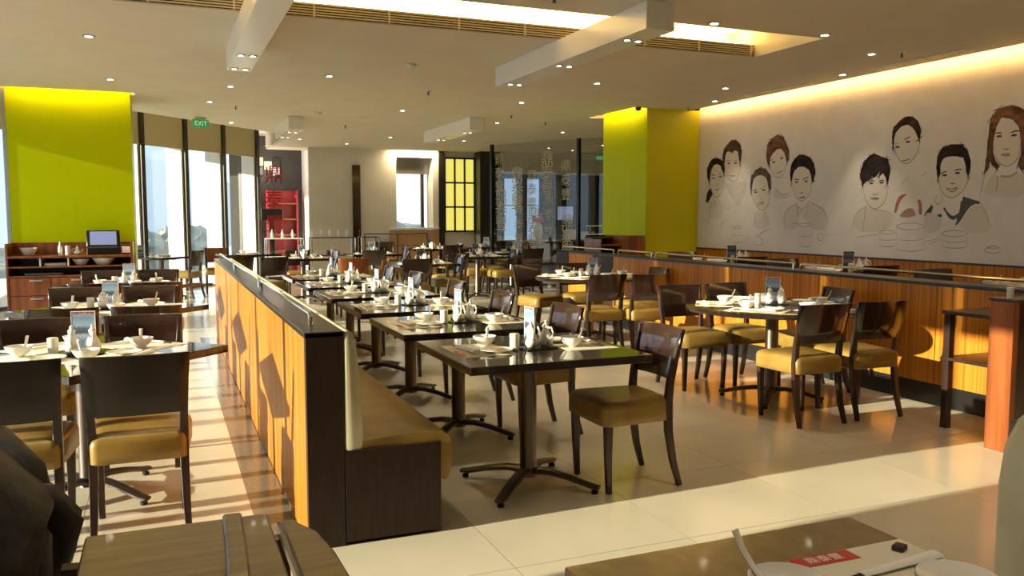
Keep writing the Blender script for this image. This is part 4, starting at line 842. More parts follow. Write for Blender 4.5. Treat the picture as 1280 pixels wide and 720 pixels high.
# ================================================================ STRIPED DIVIDER
dv = thing('striped_divider', 'long chest high striped wood divider topped with a chrome rail', 'partition', (5.54, 3.4, 0))
off_part('core', 'endpanel', dv, 5.45, 5.65, 3.42, 11.34, 0.0, 0.92)
pa = boxm('veneer_panel', 'zebra', -0.11, -0.09, 0.0015, 1.2435, 0.165, 0.92)
for k in range(5):
    link('veneer_panel', pa, dv, (0, 1.25 * k, 0))
off_part('post_panel', 'endpanel', dv, 5.43, 5.45, 9.65, 10.22, 0.165, 0.94, 0.002)
off_part('veneer_panel', 'zebra', dv, 5.43, 5.45, 10.22, 10.96, 0.165, 0.92)
off_part('post_panel', 'endpanel', dv, 5.42, 5.45, 10.96, 11.36, 0.0, 0.94, 0.002)
off_part('kick_plate', 'black', dv, 5.435, 5.45, 3.4, 10.96, 0.0, 0.165, 0.001)
off_part('cap', 'black', dv, 5.42, 5.68, 3.4, 11.36, 0.92, 0.945, 0.003)
for k, (a, b) in enumerate(((3.5, 6.19), (6.29, 8.68), (8.78, 9.6), (9.72, 11.25))):
    rail(dv, 5.48, a, b, 0.945, 0.012, 0.06)

# tables on the platform along the mural wall
for i, (y, nm) in enumerate(((4.74, 'beside the service stand'), (6.78, 'midway along the mural'), (8.72, 'near the lime pillar'))):
    place('dining_table', 'wall_table', square_table_kit(0.95, 0.75), 'dark table below the mural, the one ' + nm, 'table', (6.35, y, 0.13), 0, 'tables along the mural wall')
    setting(6.15, y - 0.15, 0.88, 90, 'on mural side table %s, divider side' % nm, full=True)
    setting(6.55, y + 0.15, 0.88, 270, 'on mural side table %s, wall side' % nm, full=True)
    centre(6.62, y - 0.2, 0.88, 'on mural side table ' + nm, menu_rot=-25, mm='menu_dark', axis=0, moff=(-0.08, 0.11))
for (y, f, nm) in ((5.49, '-y', 'facing the table beside the service stand'), (6.07, '+y', 'facing the midway table, back to the service stand'), (7.49, '-y', 'facing the midway table, back to the pillar'), (7.98, '+y', 'facing the table near the lime pillar'), (9.44, '-y', 'tucked in by the lime pillar')):
    chair(6.35, y, f, 'dark platform chair below the mural, ' + nm, 'chairs along the mural wall', z=0.13)
# ================================================================ MIDDLE AND FAR TABLES
MID = [  # centre, words, menu, chairs (back x, back y, facing, words)
    (3.58, 12.15, 'behind the round table', [(3.30, 11.45, '+y'), (4.30, 12.45, '-x')]),
    (5.12, 13.95, 'midway to the etched screen', [(4.43, 12.95, 20), (5.86, 14.0, '-x'), (5.3, 14.85, '-y')]),
    (6.25, 15.1, 'closest to the etched screen', [(5.62, 15.3, '+x'), (6.35, 14.3, '+y')]),
    (3.62, 15.55, 'before the white wall', [(3.45, 14.7, '+y'), (4.34, 15.8, '-x'), (2.9, 15.8, '+x')]),
    (5.36, 17.6, 'before the bright window', [(4.7, 17.3, '+x'), (6.05, 17.6, '-x'), (5.55, 16.6, '+y')]),
    (6.9, 18.1, 'below the yellow lattice', [(7.0, 17.3, '+y')]),
    (2.16, 14.45, 'past the bench end', [(2.75, 14.6, '-x'), (2.2, 15.3, '-y')]),
]
for i, (x, y, nm, chs) in enumerate(MID):
    place('dining_table', 'mid_table', square_table_kit(0.92, 0.86), 'dark square table %s' % nm, 'table', (x, y, 0), 0, 'square tables in the middle of the room')
    setting(x - 0.22, y - 0.05, 0.75, 0, 'on table %s, window side' % nm, full=True)
    setting(x + 0.24, y - 0.05, 0.75, 180, 'on table %s, mural side' % nm, full=True)
    centre(x, y - 0.02, 0.75, 'on table ' + nm, menu_rot=-20, mm='menu_dark', off=(0.01, -0.06), axis=90, moff=(0.22, 0.0))
    for k, (bx_, by_, f) in enumerate(chs):
        side = {'+x': 'window side', '-x': 'mural side', '+y': 'bench end side', '-y': 'far wall side'}.get(f, 'aisle side')
        chair(bx_, by_, f, 'dark chair on %s of table %s' % (side, nm), 'chairs in the middle of the room')
chair(2.50, 11.93, '+y', 'reddish chair just past the last bench table', 'chairs past the bench', tone='cherry')
chair(2.82, 11.38, 70, 'reddish chair turned aside past the last bench table', 'chairs past the bench', tone='cherry')
chair(1.50, 12.70, 20, 'dark chair close to the far end of the partition', 'chairs past the bench')
chair(1.08, 13.62, 10, 'dark chair beyond the partition, toward the windows', 'chairs past the bench')
chair(4.78, 19.32, '-y', 'dark chair against the far white wall', 'chairs at the far wall')
place('dining_table', 'mid_table', None, 'dark table beyond the partition, near the window end post', 'table', (1.45, 16.3, 0), 0.3, 'square tables in the middle of the room')
setting(1.45, 16.3, 0.75, 90, 'on the table near the window end post', full=True)

# service trolleys and counter before the shop glass
def rack(label, loc, w, d, h, shelves, m_):
    t = thing('service_rack', label, 'rack', loc)
    for sx in (-1, 1):
        for sy in (-1, 1):
            link('upright', MB().tube([(sx * w / 2, sy * d / 2, 0), (sx * w / 2, sy * d / 2, h)], 0.014, 8).mesh('upright', 'chrome'), t)
    for k in range(shelves):
        z = h - 0.015 - k * (h - 0.2) / max(shelves - 1, 1)
        part('shelf', m_, t, -w / 2, w / 2, -d / 2, d / 2, z, z + 0.02, 0.003)
    return t
rack('white service rack with three shelves before the shop glass', (2.35, 18.2, 0), 0.75, 0.4, 0.98, 3, 'white')
rack('dark service rack with bottles before the white far wall', (3.45, 18.75, 0), 0.95, 0.4, 0.98, 3, 'darkwood')
rack('small steel rack against the white far wall', (4.3, 18.88, 0), 0.4, 0.35, 0.98, 3, 'darkwood')
def bottle_me():
    return MB().lathe([(0.03, 0), (0.032, 0.01), (0.032, 0.10), (0.012, 0.14), (0.012, 0.18)], 12).mesh('sauce_bottle', 'ceramic', 0, 50)
for k in range(8):
    single('sauce_bottle', 'bottle', bottle_me, 'small pale bottle standing on the %s service rack' % ('white' if k < 3 else 'dark'), 'bottle', (2.1 + 0.21 * k if k < 3 else 2.45 + 0.19 * k, 18.2 if k < 3 else 18.75, 0.985), 0, 'bottles on the service racks')
def folded_me():
    return MB().prism(rounded(0.25, 0.25, 0.18, 0.02, 0.02, 2), 0, 0.1).mesh('napkin_stack', 'cherry', 0.006)
single('napkin_stack', 'napk', folded_me, 'orange napkin stack on the dark service rack', 'napkins', (3.45, 18.75, 0.598), 0)
gr = thing('guard_railing', 'thin dark metal railing before the bright far window', 'railing', (4.9, 18.6, 0))
for x in (-0.75, 0.0, 0.7): link('post', MB().tube([(x, 0, 0), (x, 0, 1.05)], 0.014, 8).mesh('post', 'mullion'), gr)
for z in (0.78, 1.05): link('bar', MB().tube([(-0.75, 0, z), (0.7, 0, z)], 0.012, 8).mesh('bar', 'mullion'), gr)

# wooden station in front of the lime pillar
st = thing('wooden_station', 'reddish wooden waiter station in front of the lime pillar', 'cabinet', (5.985, 10.75, 0))
part('body', 'cherry', st, 0.05, 0.42, -0.28, 0.25, 0, 1.17, 0.004)
part('base', 'cherry', st, -0.26, 0.05, -0.25, 0.25, 0, 0.80, 0.004)
part('shelf', 'cherry', st, -0.26, 0.05, -0.25, 0.25, 1.02, 1.045, 0.003)
part('back_panel', 'darkwood', st, -0.26, 0.05, 0.23, 0.25, 0.80, 1.17)
part('side_panel', 'cherry', st, -0.28, -0.26, -0.25, 0.25, 0, 1.12, 0.002)
part('top', 'darkwood', st, -0.28, 0.05, -0.0, 0.25, 1.12, 1.14, 0.002)

# ================================================================ ETCHED GLASS SCREEN AND THE BAR BEHIND
es = tag(link('etched_screen', None, None, (6.62, 17.12, 0)), 'tall glass screen etched with columns of characters', 'screen')
p0 = Vector((6.62, 17.12, 0)); p1 = Vector((7.68, 15.07, 0)); p2 = Vector((7.98, 14.48, 0))
dd = (p1 - p0).normalized(); ang = math.atan2(dd.y, dd.x); L1 = (p1 - p0).length; L2 = (p2 - p0).length
es.rotation_euler = (0, 0, ang)
part('glass_pane', 'screen_glass', es, 0.03, L1 - 0.03, -0.006, 0.006, 0.05, 2.97)
part('glass_pane', 'screen_glass', es, L1 + 0.03, L2, -0.006, 0.006, 0.05, 2.97)
for x in (0, L1): part('post', 'black', es, x - 0.03, x + 0.03, -0.04, 0.04, 0, 2.985, 0.003)
part('floor_channel', 'black', es, 0, L2, -0.03, 0.03, 0, 0.05)
tcol = {k: text_mesh(ch, 0.34, 'etched', 0.0006) for k, ch in enumerate('鼎泰豐')}
rnd = random.Random(5)
for c_, (x, tops) in enumerate(((0.22, (2.65, 1.85)), (0.72, (2.30, 1.55)), (1.12, (2.28, 1.45)), (1.52, (2.60, 1.75)), (2.0, (2.45, 1.3)))):
    for ti, tz in enumerate(tops):
        for k in range(3):
            o = link('etched_character', tcol[k], es, (x + 0.05 * ti, -0.0085, tz - 0.29 * k), (R(90), 0, 0))
            s_ = 0.75 + 0.25 * ((c_ + ti) % 2)
            o.scale = (s_, s_, 1)
# bar behind: tall blue lit windows, display, rail
M['bluewin'] = mat('blue_daylight_panel', (0.2, 0.3, 0.5), 0.2, emit=(0.36, 0.56, 0.85), estr=0.75)
M['greypanel'] = mat('smoked_panel', (0.11, 0.12, 0.125), 0.2)
for k, x in enumerate((7.88, 8.50)):
    w = tag(link('window_%d' % (30 + k), None), 'tall narrow blue daylit window in the dark bar', None, None, 'structure')
    part('pane', 'bluewin', w, x, x + 0.34, FARY + 0.06, FARY + 0.08, 0.85, 2.38)
    part('frame', 'black', w, x - 0.03, x, FARY + 0.02, FARY + 0.1, 0.82, 2.41); part('frame', 'black', w, x + 0.34, x + 0.37, FARY + 0.02, FARY + 0.1, 0.82, 2.41)
    part('transom', 'white', w, x, x + 0.34, FARY + 0.04, FARY + 0.06, 1.70, 1.725)
    part('sill', 'black', w, x - 0.03, x + 0.37, FARY - 0.02, FARY + 0.1, 0.80, 0.85)
sp2 = thing('smoked_panel', 'grey smoked glass panel beside the blue windows', 'panel', (9.20, FARY + 0.05, 0))
part('sheet', 'greypanel', sp2, -0.28, 0.27, 0, 0.03, 0.85, 2.36); part('frame', 'black', sp2, -0.31, -0.28, -0.02, 0.04, 0.8, 2.4)
tv = thing('wall_display', 'small lit blue display screen in the dark bar', 'screen', (9.53, FARY - 0.02, 1.35))
part('bezel', 'black', tv, -0.25, 0.25, -0.04, 0.04, -0.03, 0.37, 0.004); part('lit_panel', 'screen', tv, -0.22, 0.22, -0.046, -0.041, 0, 0.34); part('bracket', 'black', tv, -0.05, 0.05, 0.04, 0.1, 0.1, 0.25)
bc = thing('bar_counter', 'low bar counter with pale boxes behind the etched screen', 'counter', (9.2, 18.6, 0))
part('body', 'darkwood', bc, -1.2, 1.6, -0.25, 0.3, 0, 0.82, 0.004); part('top', 'granite', bc, -1.25, 1.65, -0.3, 0.35, 0.82, 0.86, 0.004)
for k in range(3): tag(link('pale_box', boxm('pale_box', 'cream', -0.15, 0.15, -0.1, 0.1, 0, 0.25 - 0.05 * k, 0.006), None, (9.3 + 0.5 * k, 18.7, 0.86)), ('tall', 'middling', 'low')[k] + ' pale box standing on the bar counter', 'box')
hr = thing('bar_handrail', 'chrome handrail in the dark bar beside the lime pillar', 'railing', (10.0, 18.0, 0))
for z in (1.22, 1.02): link('bar', MB().tube([(-0.6, 0, z), (0.9, 0, z)], 0.02, 10).mesh('bar', 'chrome'), hr)
for x in (-0.5, 0.3): link('post', MB().tube([(x, 0, 0), (x, 0, 1.22)], 0.018, 10).mesh('post', 'chrome'), hr)
vase = MB().lathe([(0.05, 0), (0.08, 0.05), (0.11, 0.2), (0.09, 0.36), (0.05, 0.42), (0.06, 0.46)], 16)
vz = thing('flower_vase', 'cream vase with red flowers on the bar counter', 'vase', (8.35, 18.5, 0.86))
link('vase', vase.mesh('vase', 'cream', 0, 50), vz)
fl = MB()
for k in range(9): fl.lathe([(0.01, -0.04), (0.045, -0.02), (0.055, 0.01), (0.03, 0.04), (0.005, 0.05)], 8, (random.uniform(-.1, .1), random.uniform(-.1, .1), 0.52 + random.uniform(-.05, .12)))
link('flowers', fl.mesh('flowers', 'redink', 0, 50), vz)

# ================================================================ SIDEBOARD UNDER THE LEFT PILLAR
sb = thing('sideboard', 'wooden sideboard with open shelves and drawers under the broad lime panel', 'cabinet', (-1.05, 11.72, 0))
part('side', 'cherry', sb, -0.69, -0.665, -0.25, 0.25, 0, 1.12, 0.002); part('side', 'cherry', sb, 0.665, 0.69, -0.25, 0.25, 0, 1.12, 0.002)
part('back', 'darkwood', sb, -0.665, 0.665, 0.225, 0.25, 0, 0.97); part('backsplash', 'cherry', sb, -0.665, 0.665, 0.225, 0.25, 0.97, 1.12)
part('top', 'cherry', sb, -0.665, 0.665, -0.26, 0.225, 0.945, 0.972, 0.003)
part('shelf', 'cherry', sb, -0.665, 0.665, -0.25, 0.225, 0.828, 0.846, 0.002)
part('shelf', 'cherry', sb, -0.665, 0.665, -0.25, 0.225, 0.715, 0.733, 0.002)
for x in (-0.33, -0.03): part('divider', 'cream', sb, x - 0.008, x + 0.008, -0.25, 0.225, 0.846, 0.945)
part('carcass', 'darkwood', sb, -0.665, 0.665, -0.22, 0.225, 0.05, 0.715); part('plinth', 'black', sb, -0.665, 0.665, -0.2, 0.225, 0, 0.05)
for c_ in range(3):
    for r_ in range(3):
        z0 = 0.06 + 0.218 * r_
        dw = link('drawer', boxm('drawer', 'cherry', -0.216, 0.216, -0.248, -0.22, 0, 0.212, 0.003), sb, (-0.443 + 0.443 * c_, 0, z0))
        link('handle', boxm('handle', 'alu', 0.0, 0.13, -0.262, -0.248, 0.17, 0.19, 0.003), dw)
single('serving_bowl', 'sbowl', lambda: MB().lathe([(0.05, 0), (0.06, 0.005), (0.085, 0.06), (0.1, 0.09), (0.095, 0.09), (0.075, 0.05), (0.02, 0.015)], 20).mesh('serving_bowl', 'ceramic', 0, 50), 'large white bowl on top of the sideboard', 'bowl', (-1.52, 11.68, 0.972), 0)
single('serving_bowl', 'sbowl', None, 'white bowl in the sideboard shelf, beside the wider one', 'bowl', (-0.955, 11.62, 0.846), 0).scale = (1, 1, 0.85)
single('serving_bowl', 'sbowl', None, 'widest white bowl in the sideboard shelf', 'bowl', (-0.70, 11.62, 0.846), 0).scale = (1.35, 1.2, 0.95)
single('sauce_bottle', 'bottle', None, 'slim white bottle on top of the sideboard', 'bottle', (-1.18, 11.68, 0.972), 0).scale = (0.8, 0.8, 0.9)
place('toothpick_jar', 'pick', None, 'cream jar on top of the sideboard', 'jar', (-1.09, 11.62, 0.972)).scale = (1.2, 1.2, 1.3)
place('cruet', 'cruet', None, 'white teapot on top of the sideboard', 'teapot', (-0.99, 11.66, 0.972), 0.3).scale = (1.1, 1.1, 0.75)
single('napkin_stack', 'plates', lambda: MB().prism(rounded(0.24, 0.24, 0.15, 0.02, 0.02, 2), 0, 0.035).mesh('napkin_stack', 'paper', 0.004), 'flat pale napkin stack in the sideboard shelf', 'napkins', (-1.23, 11.6, 0.846), 0.1)
single('dark_tray', 'dtray', lambda: MB().prism(rounded(0.42, 0.42, 0.26, 0.03, 0.03, 3), 0, 0.03).mesh('dark_tray', 'greypanel', 0.006), 'dark serving tray in the lower sideboard shelf', 'tray', (-1.35, 11.65, 0.733), 0)
ps = thing('till_terminal', 'black till terminal with lit screen on the sideboard', 'till', (-0.70, 11.72, 0.972), R(4))
part('base', 'black', ps, -0.19, 0.19, -0.16, 0.16, 0, 0.09, 0.008)
part('keypad', 'greypanel', ps, -0.15, 0.15, -0.15, -0.04, 0.09, 0.10)
hd = link('head', MB().prism([(-0.05, 0.10), (0.15, 0.10), (0.15, 0.29), (0.02, 0.30)], -0.19, 0.19, 'x').mesh('head', 'black', 0.008), ps)
sc_ = MB().add([(-0.15, -0.047, 0.12), (0.15, -0.047, 0.12), (0.15, 0.012, 0.285), (-0.15, 0.012, 0.285), (-0.15, -0.043, 0.12), (0.15, -0.043, 0.12), (0.15, 0.016, 0.285), (-0.15, 0.016, 0.285)], [(0, 1, 2, 3), (4, 7, 6, 5), (0, 4, 5, 1), (1, 5, 6, 2), (2, 6, 7, 3), (3, 7, 4, 0)])
link('lit_screen', sc_.mesh('lit_screen', 'screen', 0, 0), hd)
bx2 = thing('receipt_box', 'black box with pale papers beside the till terminal', 'box', (-0.44, 11.70, 0.972))
part('body', 'black', bx2, -0.05, 0.05, -0.12, 0.12, 0, 0.12, 0.004); part('papers', 'white', bx2, -0.045, 0.045, -0.124, -0.118, 0.02, 0.10)

# ================================================================ SERVICE STAND at the near end of the divider
ss = thing('service_stand', 'reddish wood service stand with two dark shelves beside the striped divider', 'stand', (4.72, 3.49, 0))
part('panel', 'cherry', ss, 0.0, 0.05, 0.0, 0.16, 0.0, 0.93, 0.003)
part('shaded_front', 'darkwood', ss, 0.05, 0.68, 0.0, 0.16, 0.0, 0.93, 0.003)  # shade on this front face is put in as dark wood
part('cap', 'darkwood', ss, -0.005, 0.68, -0.005, 0.165, 0.93, 0.945, 0.002)
part('shelf', 'darkwood', ss, 0.18, 0.68, 0.16, 0.66, 0.785, 0.81, 0.003)
part('shelf', 'darkwood', ss, 0.18, 0.68, 0.16, 0.66, 0.47, 0.49, 0.003)
for (x, y) in ((0.21, 0.62), (0.65, 0.62)): part('leg', 'darkwood', ss, x - 0.025, x + 0.025, y - 0.025, y + 0.025, 0, 0.785, 0.003)
place('toothpick_jar', 'pick', None, 'small pale jar on top of the service stand', 'jar', (4.80, 3.58, 0.945)).scale = (0.8, 0.8, 0.8)

# ================================================================ FOREGROUND
# marble table with a laid place
ft = thing('marble_table', 'brown marble table laid with a placemat and red label', 'table', (1.09, 1.08, 0))
part('tabletop', 'granite', ft, -0.37, 0.37, -0.38, 0.385, 0.715, 0.75, 0.003)
for pn_, me_, pi_ in pedestal_parts():
    link(pn_, me_, ft) if pn_ != 'support_bar' else link(pn_, me_, ft)
pm = MB().box(-0.14, 0.165, -0.30, 0.235, 0, 0.0015)
tag(link('placemat', pm.mesh('placemat', 'paper', 0, 0), None, (1.29, 1.08, 0.75)), 'large cream placemat on the brown marble table', 'placemat')
rl = thing('red_label', 'red label with white characters on the marble table placemat', 'label', (1.225, 1.291, 0.7516), R(-1))
part('paper', 'red', rl, -0.075, 0.075, -0.022, 0.022, 0, 0.0012)
link('characters', text_mesh('鼎泰豐', 0.03, 'whiteink', 0.0002), rl, (0, 0, 0.0015))
single('soup_bowl', 'bowl', None, 'white bowl with leaning spoon on the brown marble table', 'bowl', (1.03, 1.175, 0.75), 0).scale = (1.1, 1.1, 0.8)
place('soup_spoon', 'spoon', None, 'white spoon leaning out of the bowl on the marble table', 'spoon', (1.0235, 1.187, 0.763), R(-62)).scale = (1.25, 1.3, 1.0)
place('chopsticks', 'chop', None, 'sleeved chopsticks on the marble table placemat', 'chopsticks', (1.33, 1.20, 0.7516), R(3)).scale = (0.85, 0.8, 0.6)
single('dinner_plate', 'dplate', big_plate_me, 'white plate on the marble table placemat', 'plate', (1.385, 1.11, 0.7516), 0).scale = (0.6, 0.6, 0.6)
tag(link('purple_block', MB().box(-0.014, 0.014, -0.012, 0.012, 0, 0.012).mesh('purple_block', 'purple', 0.002), None, (1.405, 1.268, 0.7516), 0.4), 'tiny dark purple chopstick rest on the marble table placemat', 'rest')

# pale armchair at the frame's edge
ac = thing('pale_armchair', 'pale olive leather armchair beside the brown marble table', 'armchair', (2.41, 1.32, 0))
bkp = MB().prism([(-0.32, 0.30), (-0.32, 0.72), (-0.30, 0.83), (-0.25, 0.90), (-0.18, 0.93), (0.28, 0.94), (0.32, 0.90), (0.33, 0.30)], 0.14, 0.26, 'y')
link('backrest', bkp.mesh('backrest', 'paleleather', 0.03, 50, 3), ac)
link('seat', cushion(rounded(0.60, 0.62, 0.56, 0.06, 0.05), [(0.32, 0.02), (0.34, 0.0), (0.44, 0.0), (0.475, 0.02), (0.485, 0.08)]).mesh('seat', 'purple', 0, 60), ac)
ac.children[-1].location = (0.0, -0.15, 0)
link('piping', MB().tube([(x * 0.99, y * 0.99 - 0.15, 0.467) for x, y in rounded(0.60, 0.62, 0.56, 0.06, 0.05)] + [(0.31 * .99, -0.15 + 0.22 * .99, 0.467)], 0.006, 6).mesh('piping', 'white'), ac)
part('frame', 'darkwood', ac, -0.27, 0.28, -0.40, 0.24, 0.26, 0.32, 0.004)
for sx in (-0.25, 0.25):
    for sy in (-0.38, 0.20): part('leg', 'darkwood', ac, sx - 0.02, sx + 0.02, sy - 0.02, sy + 0.02, 0, 0.27, 0.003)
part('outer_back', 'greypanel', ac, -0.24, 0.3, 0.262, 0.285, 0.30, 0.88, 0.006)

# wooden high chair
hc = thing('wooden_high_chair', 'olive brown wooden high chair with a broad tray board', 'high chair', (0.02, 1.72, 0))
part('tray', 'oak', hc, -0.27, 0.20, -0.32, 0.24, 0.725, 0.75, 0.005)
armp = [(0.205, 0.22), (0.24, 0.20), (0.275, 0.12), (0.29, 0.0), (0.295, -0.15), (0.29, -0.32), (0.205, -0.32)]
link('arm_board', MB().prism(armp, 0.715, 0.755).mesh('arm_board', 'oak', 0.006), hc)
link('safety_bar', MB().tube([(0.09, 0.035, 0.83), (0.085, -0.15, 0.83), (0.075, -0.36, 0.83)], 0.026, 4, flat=1.0, phase=R(45)).mesh('safety_bar', 'oak', 0.004), hc)
hc.children[-1].scale = (0.8, 1, 1); hc.children[-1].location = (0.02, 0, 0.018)
part('bar_post', 'oak', hc, 0.085, 0.11, -0.02, 0.035, 0.75, 0.815, 0.003)
part('slat_joint', 'darkwood', hc, 0.198, 0.206, -0.32, 0.22, 0.73, 0.7505)
part('seat', 'oak', hc, -0.20, 0.18, -0.30, 0.10, 0.50, 0.525, 0.004)
for sx, sy in ((-0.22, 0.18), (0.20, 0.18), (-0.22, -0.30), (0.20, -0.30)):
    link('leg', MB().tube([(sx * 1.18, sy * 1.15, 0), (sx, sy, 0.73)], [0.022, 0.024], 4, phase=R(45)).level().mesh('leg', 'oak', 0.002), hc)
for sx in (-0.23, 0.21): part('side_rail', 'oak', hc, sx - 0.012, sx + 0.012, -0.30, 0.18, 0.28, 0.31, 0.003)

# chair with a dark coat over its back
chair(-0.62, 1.98, '-y', 'dark chair carrying the draped black coat', 'chairs at the entrance', tone='backdark', jitter=False)
ct = MB(); nu, nv = 34, 26; vsx = []
def coat_pt(u, v, t):
    """u across the shoulders 0..1, v down: 0 front hem .. 0.5 over the top .. 1 back hem"""
    x = -1.03 + 0.80 * u
    sl = max(0.0, (u - 0.84) / 0.16)
    w = abs(v - 0.5) * 2
    drop = (w ** 1.6) * ((0.66 + 0.05 * math.sin(u * 9)) if v > 0.5 else 0.475)
    side = 1 if v > 0.5 else -1
    fold = 0.030 * math.sin(u * 19 + 4 * w) * w + 0.018 * math.sin(u * 47 + v * 9) * w
    bulge = 0.055 + 0.13 * min(1, w * 2.0) + fold + 0.03 * sl
    top = 0.985 - 0.13 * sl ** 1.3 - 0.05 * max(0, (0.2 - u) / 0.2)
    return Vector((x - 0.10 * w * max(0.0, u - 0.5), 1.97 + side * bulge * (1 if w > 0 else 0) , top - drop))
for k in range(nv + 1):
    for i in range(nu + 1): vsx.append(coat_pt(i / nu, k / nv, 0))
base_n = len(vsx)
inner = [(p.x, 1.97 + (p.y - 1.97) * 0.86, p.z - 0.012) for p in vsx]
q = nu + 1; fsx = []
for k in range(nv):
    for i in range(nu):
        a = k * q + i
        fsx += [(a, a + 1, a + q + 1, a + q), (base_n + a, base_n + a + q, base_n + a + q + 1, base_n + a + 1)]
for i in range(nu):
    fsx += [(i, base_n + i, base_n + i + 1, i + 1), (nv * q + i, nv * q + i + 1, base_n + nv * q + i + 1, base_n + nv * q + i)]
for k in range(nv):
    a = k * q; b = a + nu
    fsx += [(a, a + q, base_n + a + q, base_n + a), (b, base_n + b, base_n + b + q, b + q)]
ct.add([tuple(v) for v in vsx] + inner, fsx)
cw = thing('draped_coat', 'black padded coat draped over a chair back', 'coat', (-0.62, 1.97, 0))
o = link('coat_body', ct.mesh('coat_body', 'coat', 0, 120), cw, (0.62, -1.97, 0))
def crumple(name, pts, rad, flat, seed):
    mb = MB().tube(pts, rad, 16, flat=flat); rn = random.Random(seed)
    mb.v = [(x + rn.uniform(-.006, .006), y + rn.uniform(-.006, .006) + 0.008 * math.sin(z * 60), z + rn.uniform(-.005, .005)) for x, y, z in mb.v]
    return mb.mesh(name, 'coat', 0, 179)
link('sleeve', crumple('sleeve', [(0.30, 0.0, 0.87), (0.36, 0.02, 0.845), (0.39, 0.05, 0.80), (0.375, 0.07, 0.74), (0.345, 0.08, 0.66), (0.32, 0.08, 0.56), (0.31, 0.08, 0.45)], [0.03, 0.05, 0.055, 0.058, 0.055, 0.055, 0.045], 0.8, 2), cw)
link('sleeve', crumple('sleeve', [(0.30, -0.06, 0.84), (0.335, -0.09, 0.80), (0.34, -0.12, 0.70), (0.33, -0.13, 0.58), (0.34, -0.12, 0.46)], [0.05, 0.062, 0.06, 0.055, 0.045], 0.9, 3), cw)
link('hood', crumple('hood', [(0.02, 0.06, 0.90), (0.14, 0.10, 0.96), (0.26, 0.10, 0.955), (0.33, 0.06, 0.90), (0.355, 0.03, 0.84)], [0.05, 0.06, 0.058, 0.045, 0.03], 0.7, 4), cw)
link('collar', crumple('collar', [(-0.26, -0.02, 0.97), (-0.1, 0.05, 0.99), (0.05, 0.06, 0.985), (0.17, 0.02, 0.96)], [0.04, 0.05, 0.05, 0.04], 0.8, 5), cw)

# ================================================================ CEILING FITTINGS
def downlight_kit():
    rim = MB().lathe([(0.056, 0.0), (0.056, -0.005), (0.034, -0.008), (0.033, 0.0)], 20)
    lens = MB().lathe([(0.032, -0.002), (0.030, -0.004), (0.003, -0.005)], 16)
    return [('rim', rim.mesh('rim', 'lamp_rim'), -1), ('lens', lens.mesh('lens', 'lamp'), -1)]
spot_data = bpy.data.lights.new('downlight_beam', 'SPOT')
spot_data.energy = 38.0; spot_data.color = (1.0, 0.88, 0.68); spot_data.spot_size = R(64); spot_data.spot_blend = 0.7; spot_data.shadow_soft_size = 0.04
DL = [(-0.54, 8.25, 'between the middle and far cornerwise tables'), (-0.5, 10.72, 'before the sideboard'), (0.8, 10.76, 'over the far end of the partition'), (1.76, 9.55, 'over the last bench table'),
      (3.31, 12.21, 'over the table behind the round table'), (4.59, 10.74, 'behind the far round table'), (4.75, 8.87, 'over the far round table'), (4.16, 5.78, 'over the near round table, bench side'), (5.3, 5.78, 'over the near round table, divider side'),
      (6.33, 6.27, 'over the midway mural table'), (6.95, 7.29, 'close to the middle of the mural'), (6.37, 8.6, 'over the mural table near the lime pillar'), (6.95, 9.61, 'close to the pillar end of the mural'), (1.1, 14.85, 'before the angled windows'),
      (0.64, 12.28, 'between sideboard and bench end'), (2.6, 2.6, 'in front of the first bench table'), (1.25, 0.9, 'over the brown marble table, added to brighten the foreground'), (0.3, 2.4, 'over the wooden high chair'), (4.6, 3.0, 'over the service stand'), (-0.5, 5.2, 'over the cornerwise table nearest the coat'), (6.3, 3.6, 'over the mural table beside the service stand'),  # downlight over the marble table is unseen, added to brighten the foreground
      (5.2, 13.2, 'before the table midway to the etched screen'), (6.9, 14.2, 'before the etched screen'), (4.2, 16.4, 'over the table before the white wall'), (5.8, 16.6, 'before the bright far window'), (2.6, 17.5, 'over the white service rack'), (3.7, 18.2, 'over the dark service rack, added to brighten the white wall'),  # downlight over the dark rack is added to brighten the far wall
      (9.0, 16.5, 'behind the etched screen'), (9.0, 18.0, 'over the bar counter'), (10.6, 17.0, 'over the bar handrail'), (8.2, 17.6, 'over the flower vase')]
for (x, y, wh) in DL:
    t = place('downlight', 'downlight', downlight_kit, 'small round recessed downlight ' + wh, 'downlight', (x, y, CEIL), 0, 'recessed downlights in the ceiling')
    lb = bpy.data.objects.new('beam', spot_data); COL.objects.link(lb); lb.parent = t; lb.location = (0, 0, -0.03)

spot2 = bpy.data.lights.new('box_beam', 'SPOT')
spot2.energy = 40.0; spot2.color = (1.0, 0.88, 0.68); spot2.spot_size = R(80); spot2.spot_blend = 0.5; spot2.shadow_soft_size = 0.04
def beam_box(label, cx, y0, y1, w, lamps, rz=0.0):
    t = thing('ceiling_light_box', label, 'light box', (cx, (y0 + y1) / 2, CEIL - 0.2), R(rz))
    L = (y1 - y0) / 2
    part('box', 'fascia', t, -w / 2, w / 2, -L, L, 0, 0.199, 0.003)
    for ly in lamps:
        for dx in (-0.05, 0.05):
            r = link('rim', kit('downlight', downlight_kit)[0][1], t, (dx, ly, 0)); r.scale = (0.7, 0.7, 1)
            g = link('lens', kit('downlight', downlight_kit)[1][1], t, (dx, ly, 0)); g.scale = (0.7, 0.7, 1)
        lb = bpy.data.objects.new('beam', spot2); COL.objects.link(lb); lb.parent = t; lb.location = (0, ly, -0.03)
beam_box('long white ceiling light box crossing the lit slot above the round table', 3.39, 5.36, 8.35, 0.24, (-1.1, 0.1, 1.25))
beam_box('long white ceiling light box above the booth partition', 0.70, 4.9, 8.37, 0.22, (-1.2, 0.9, 1.6))
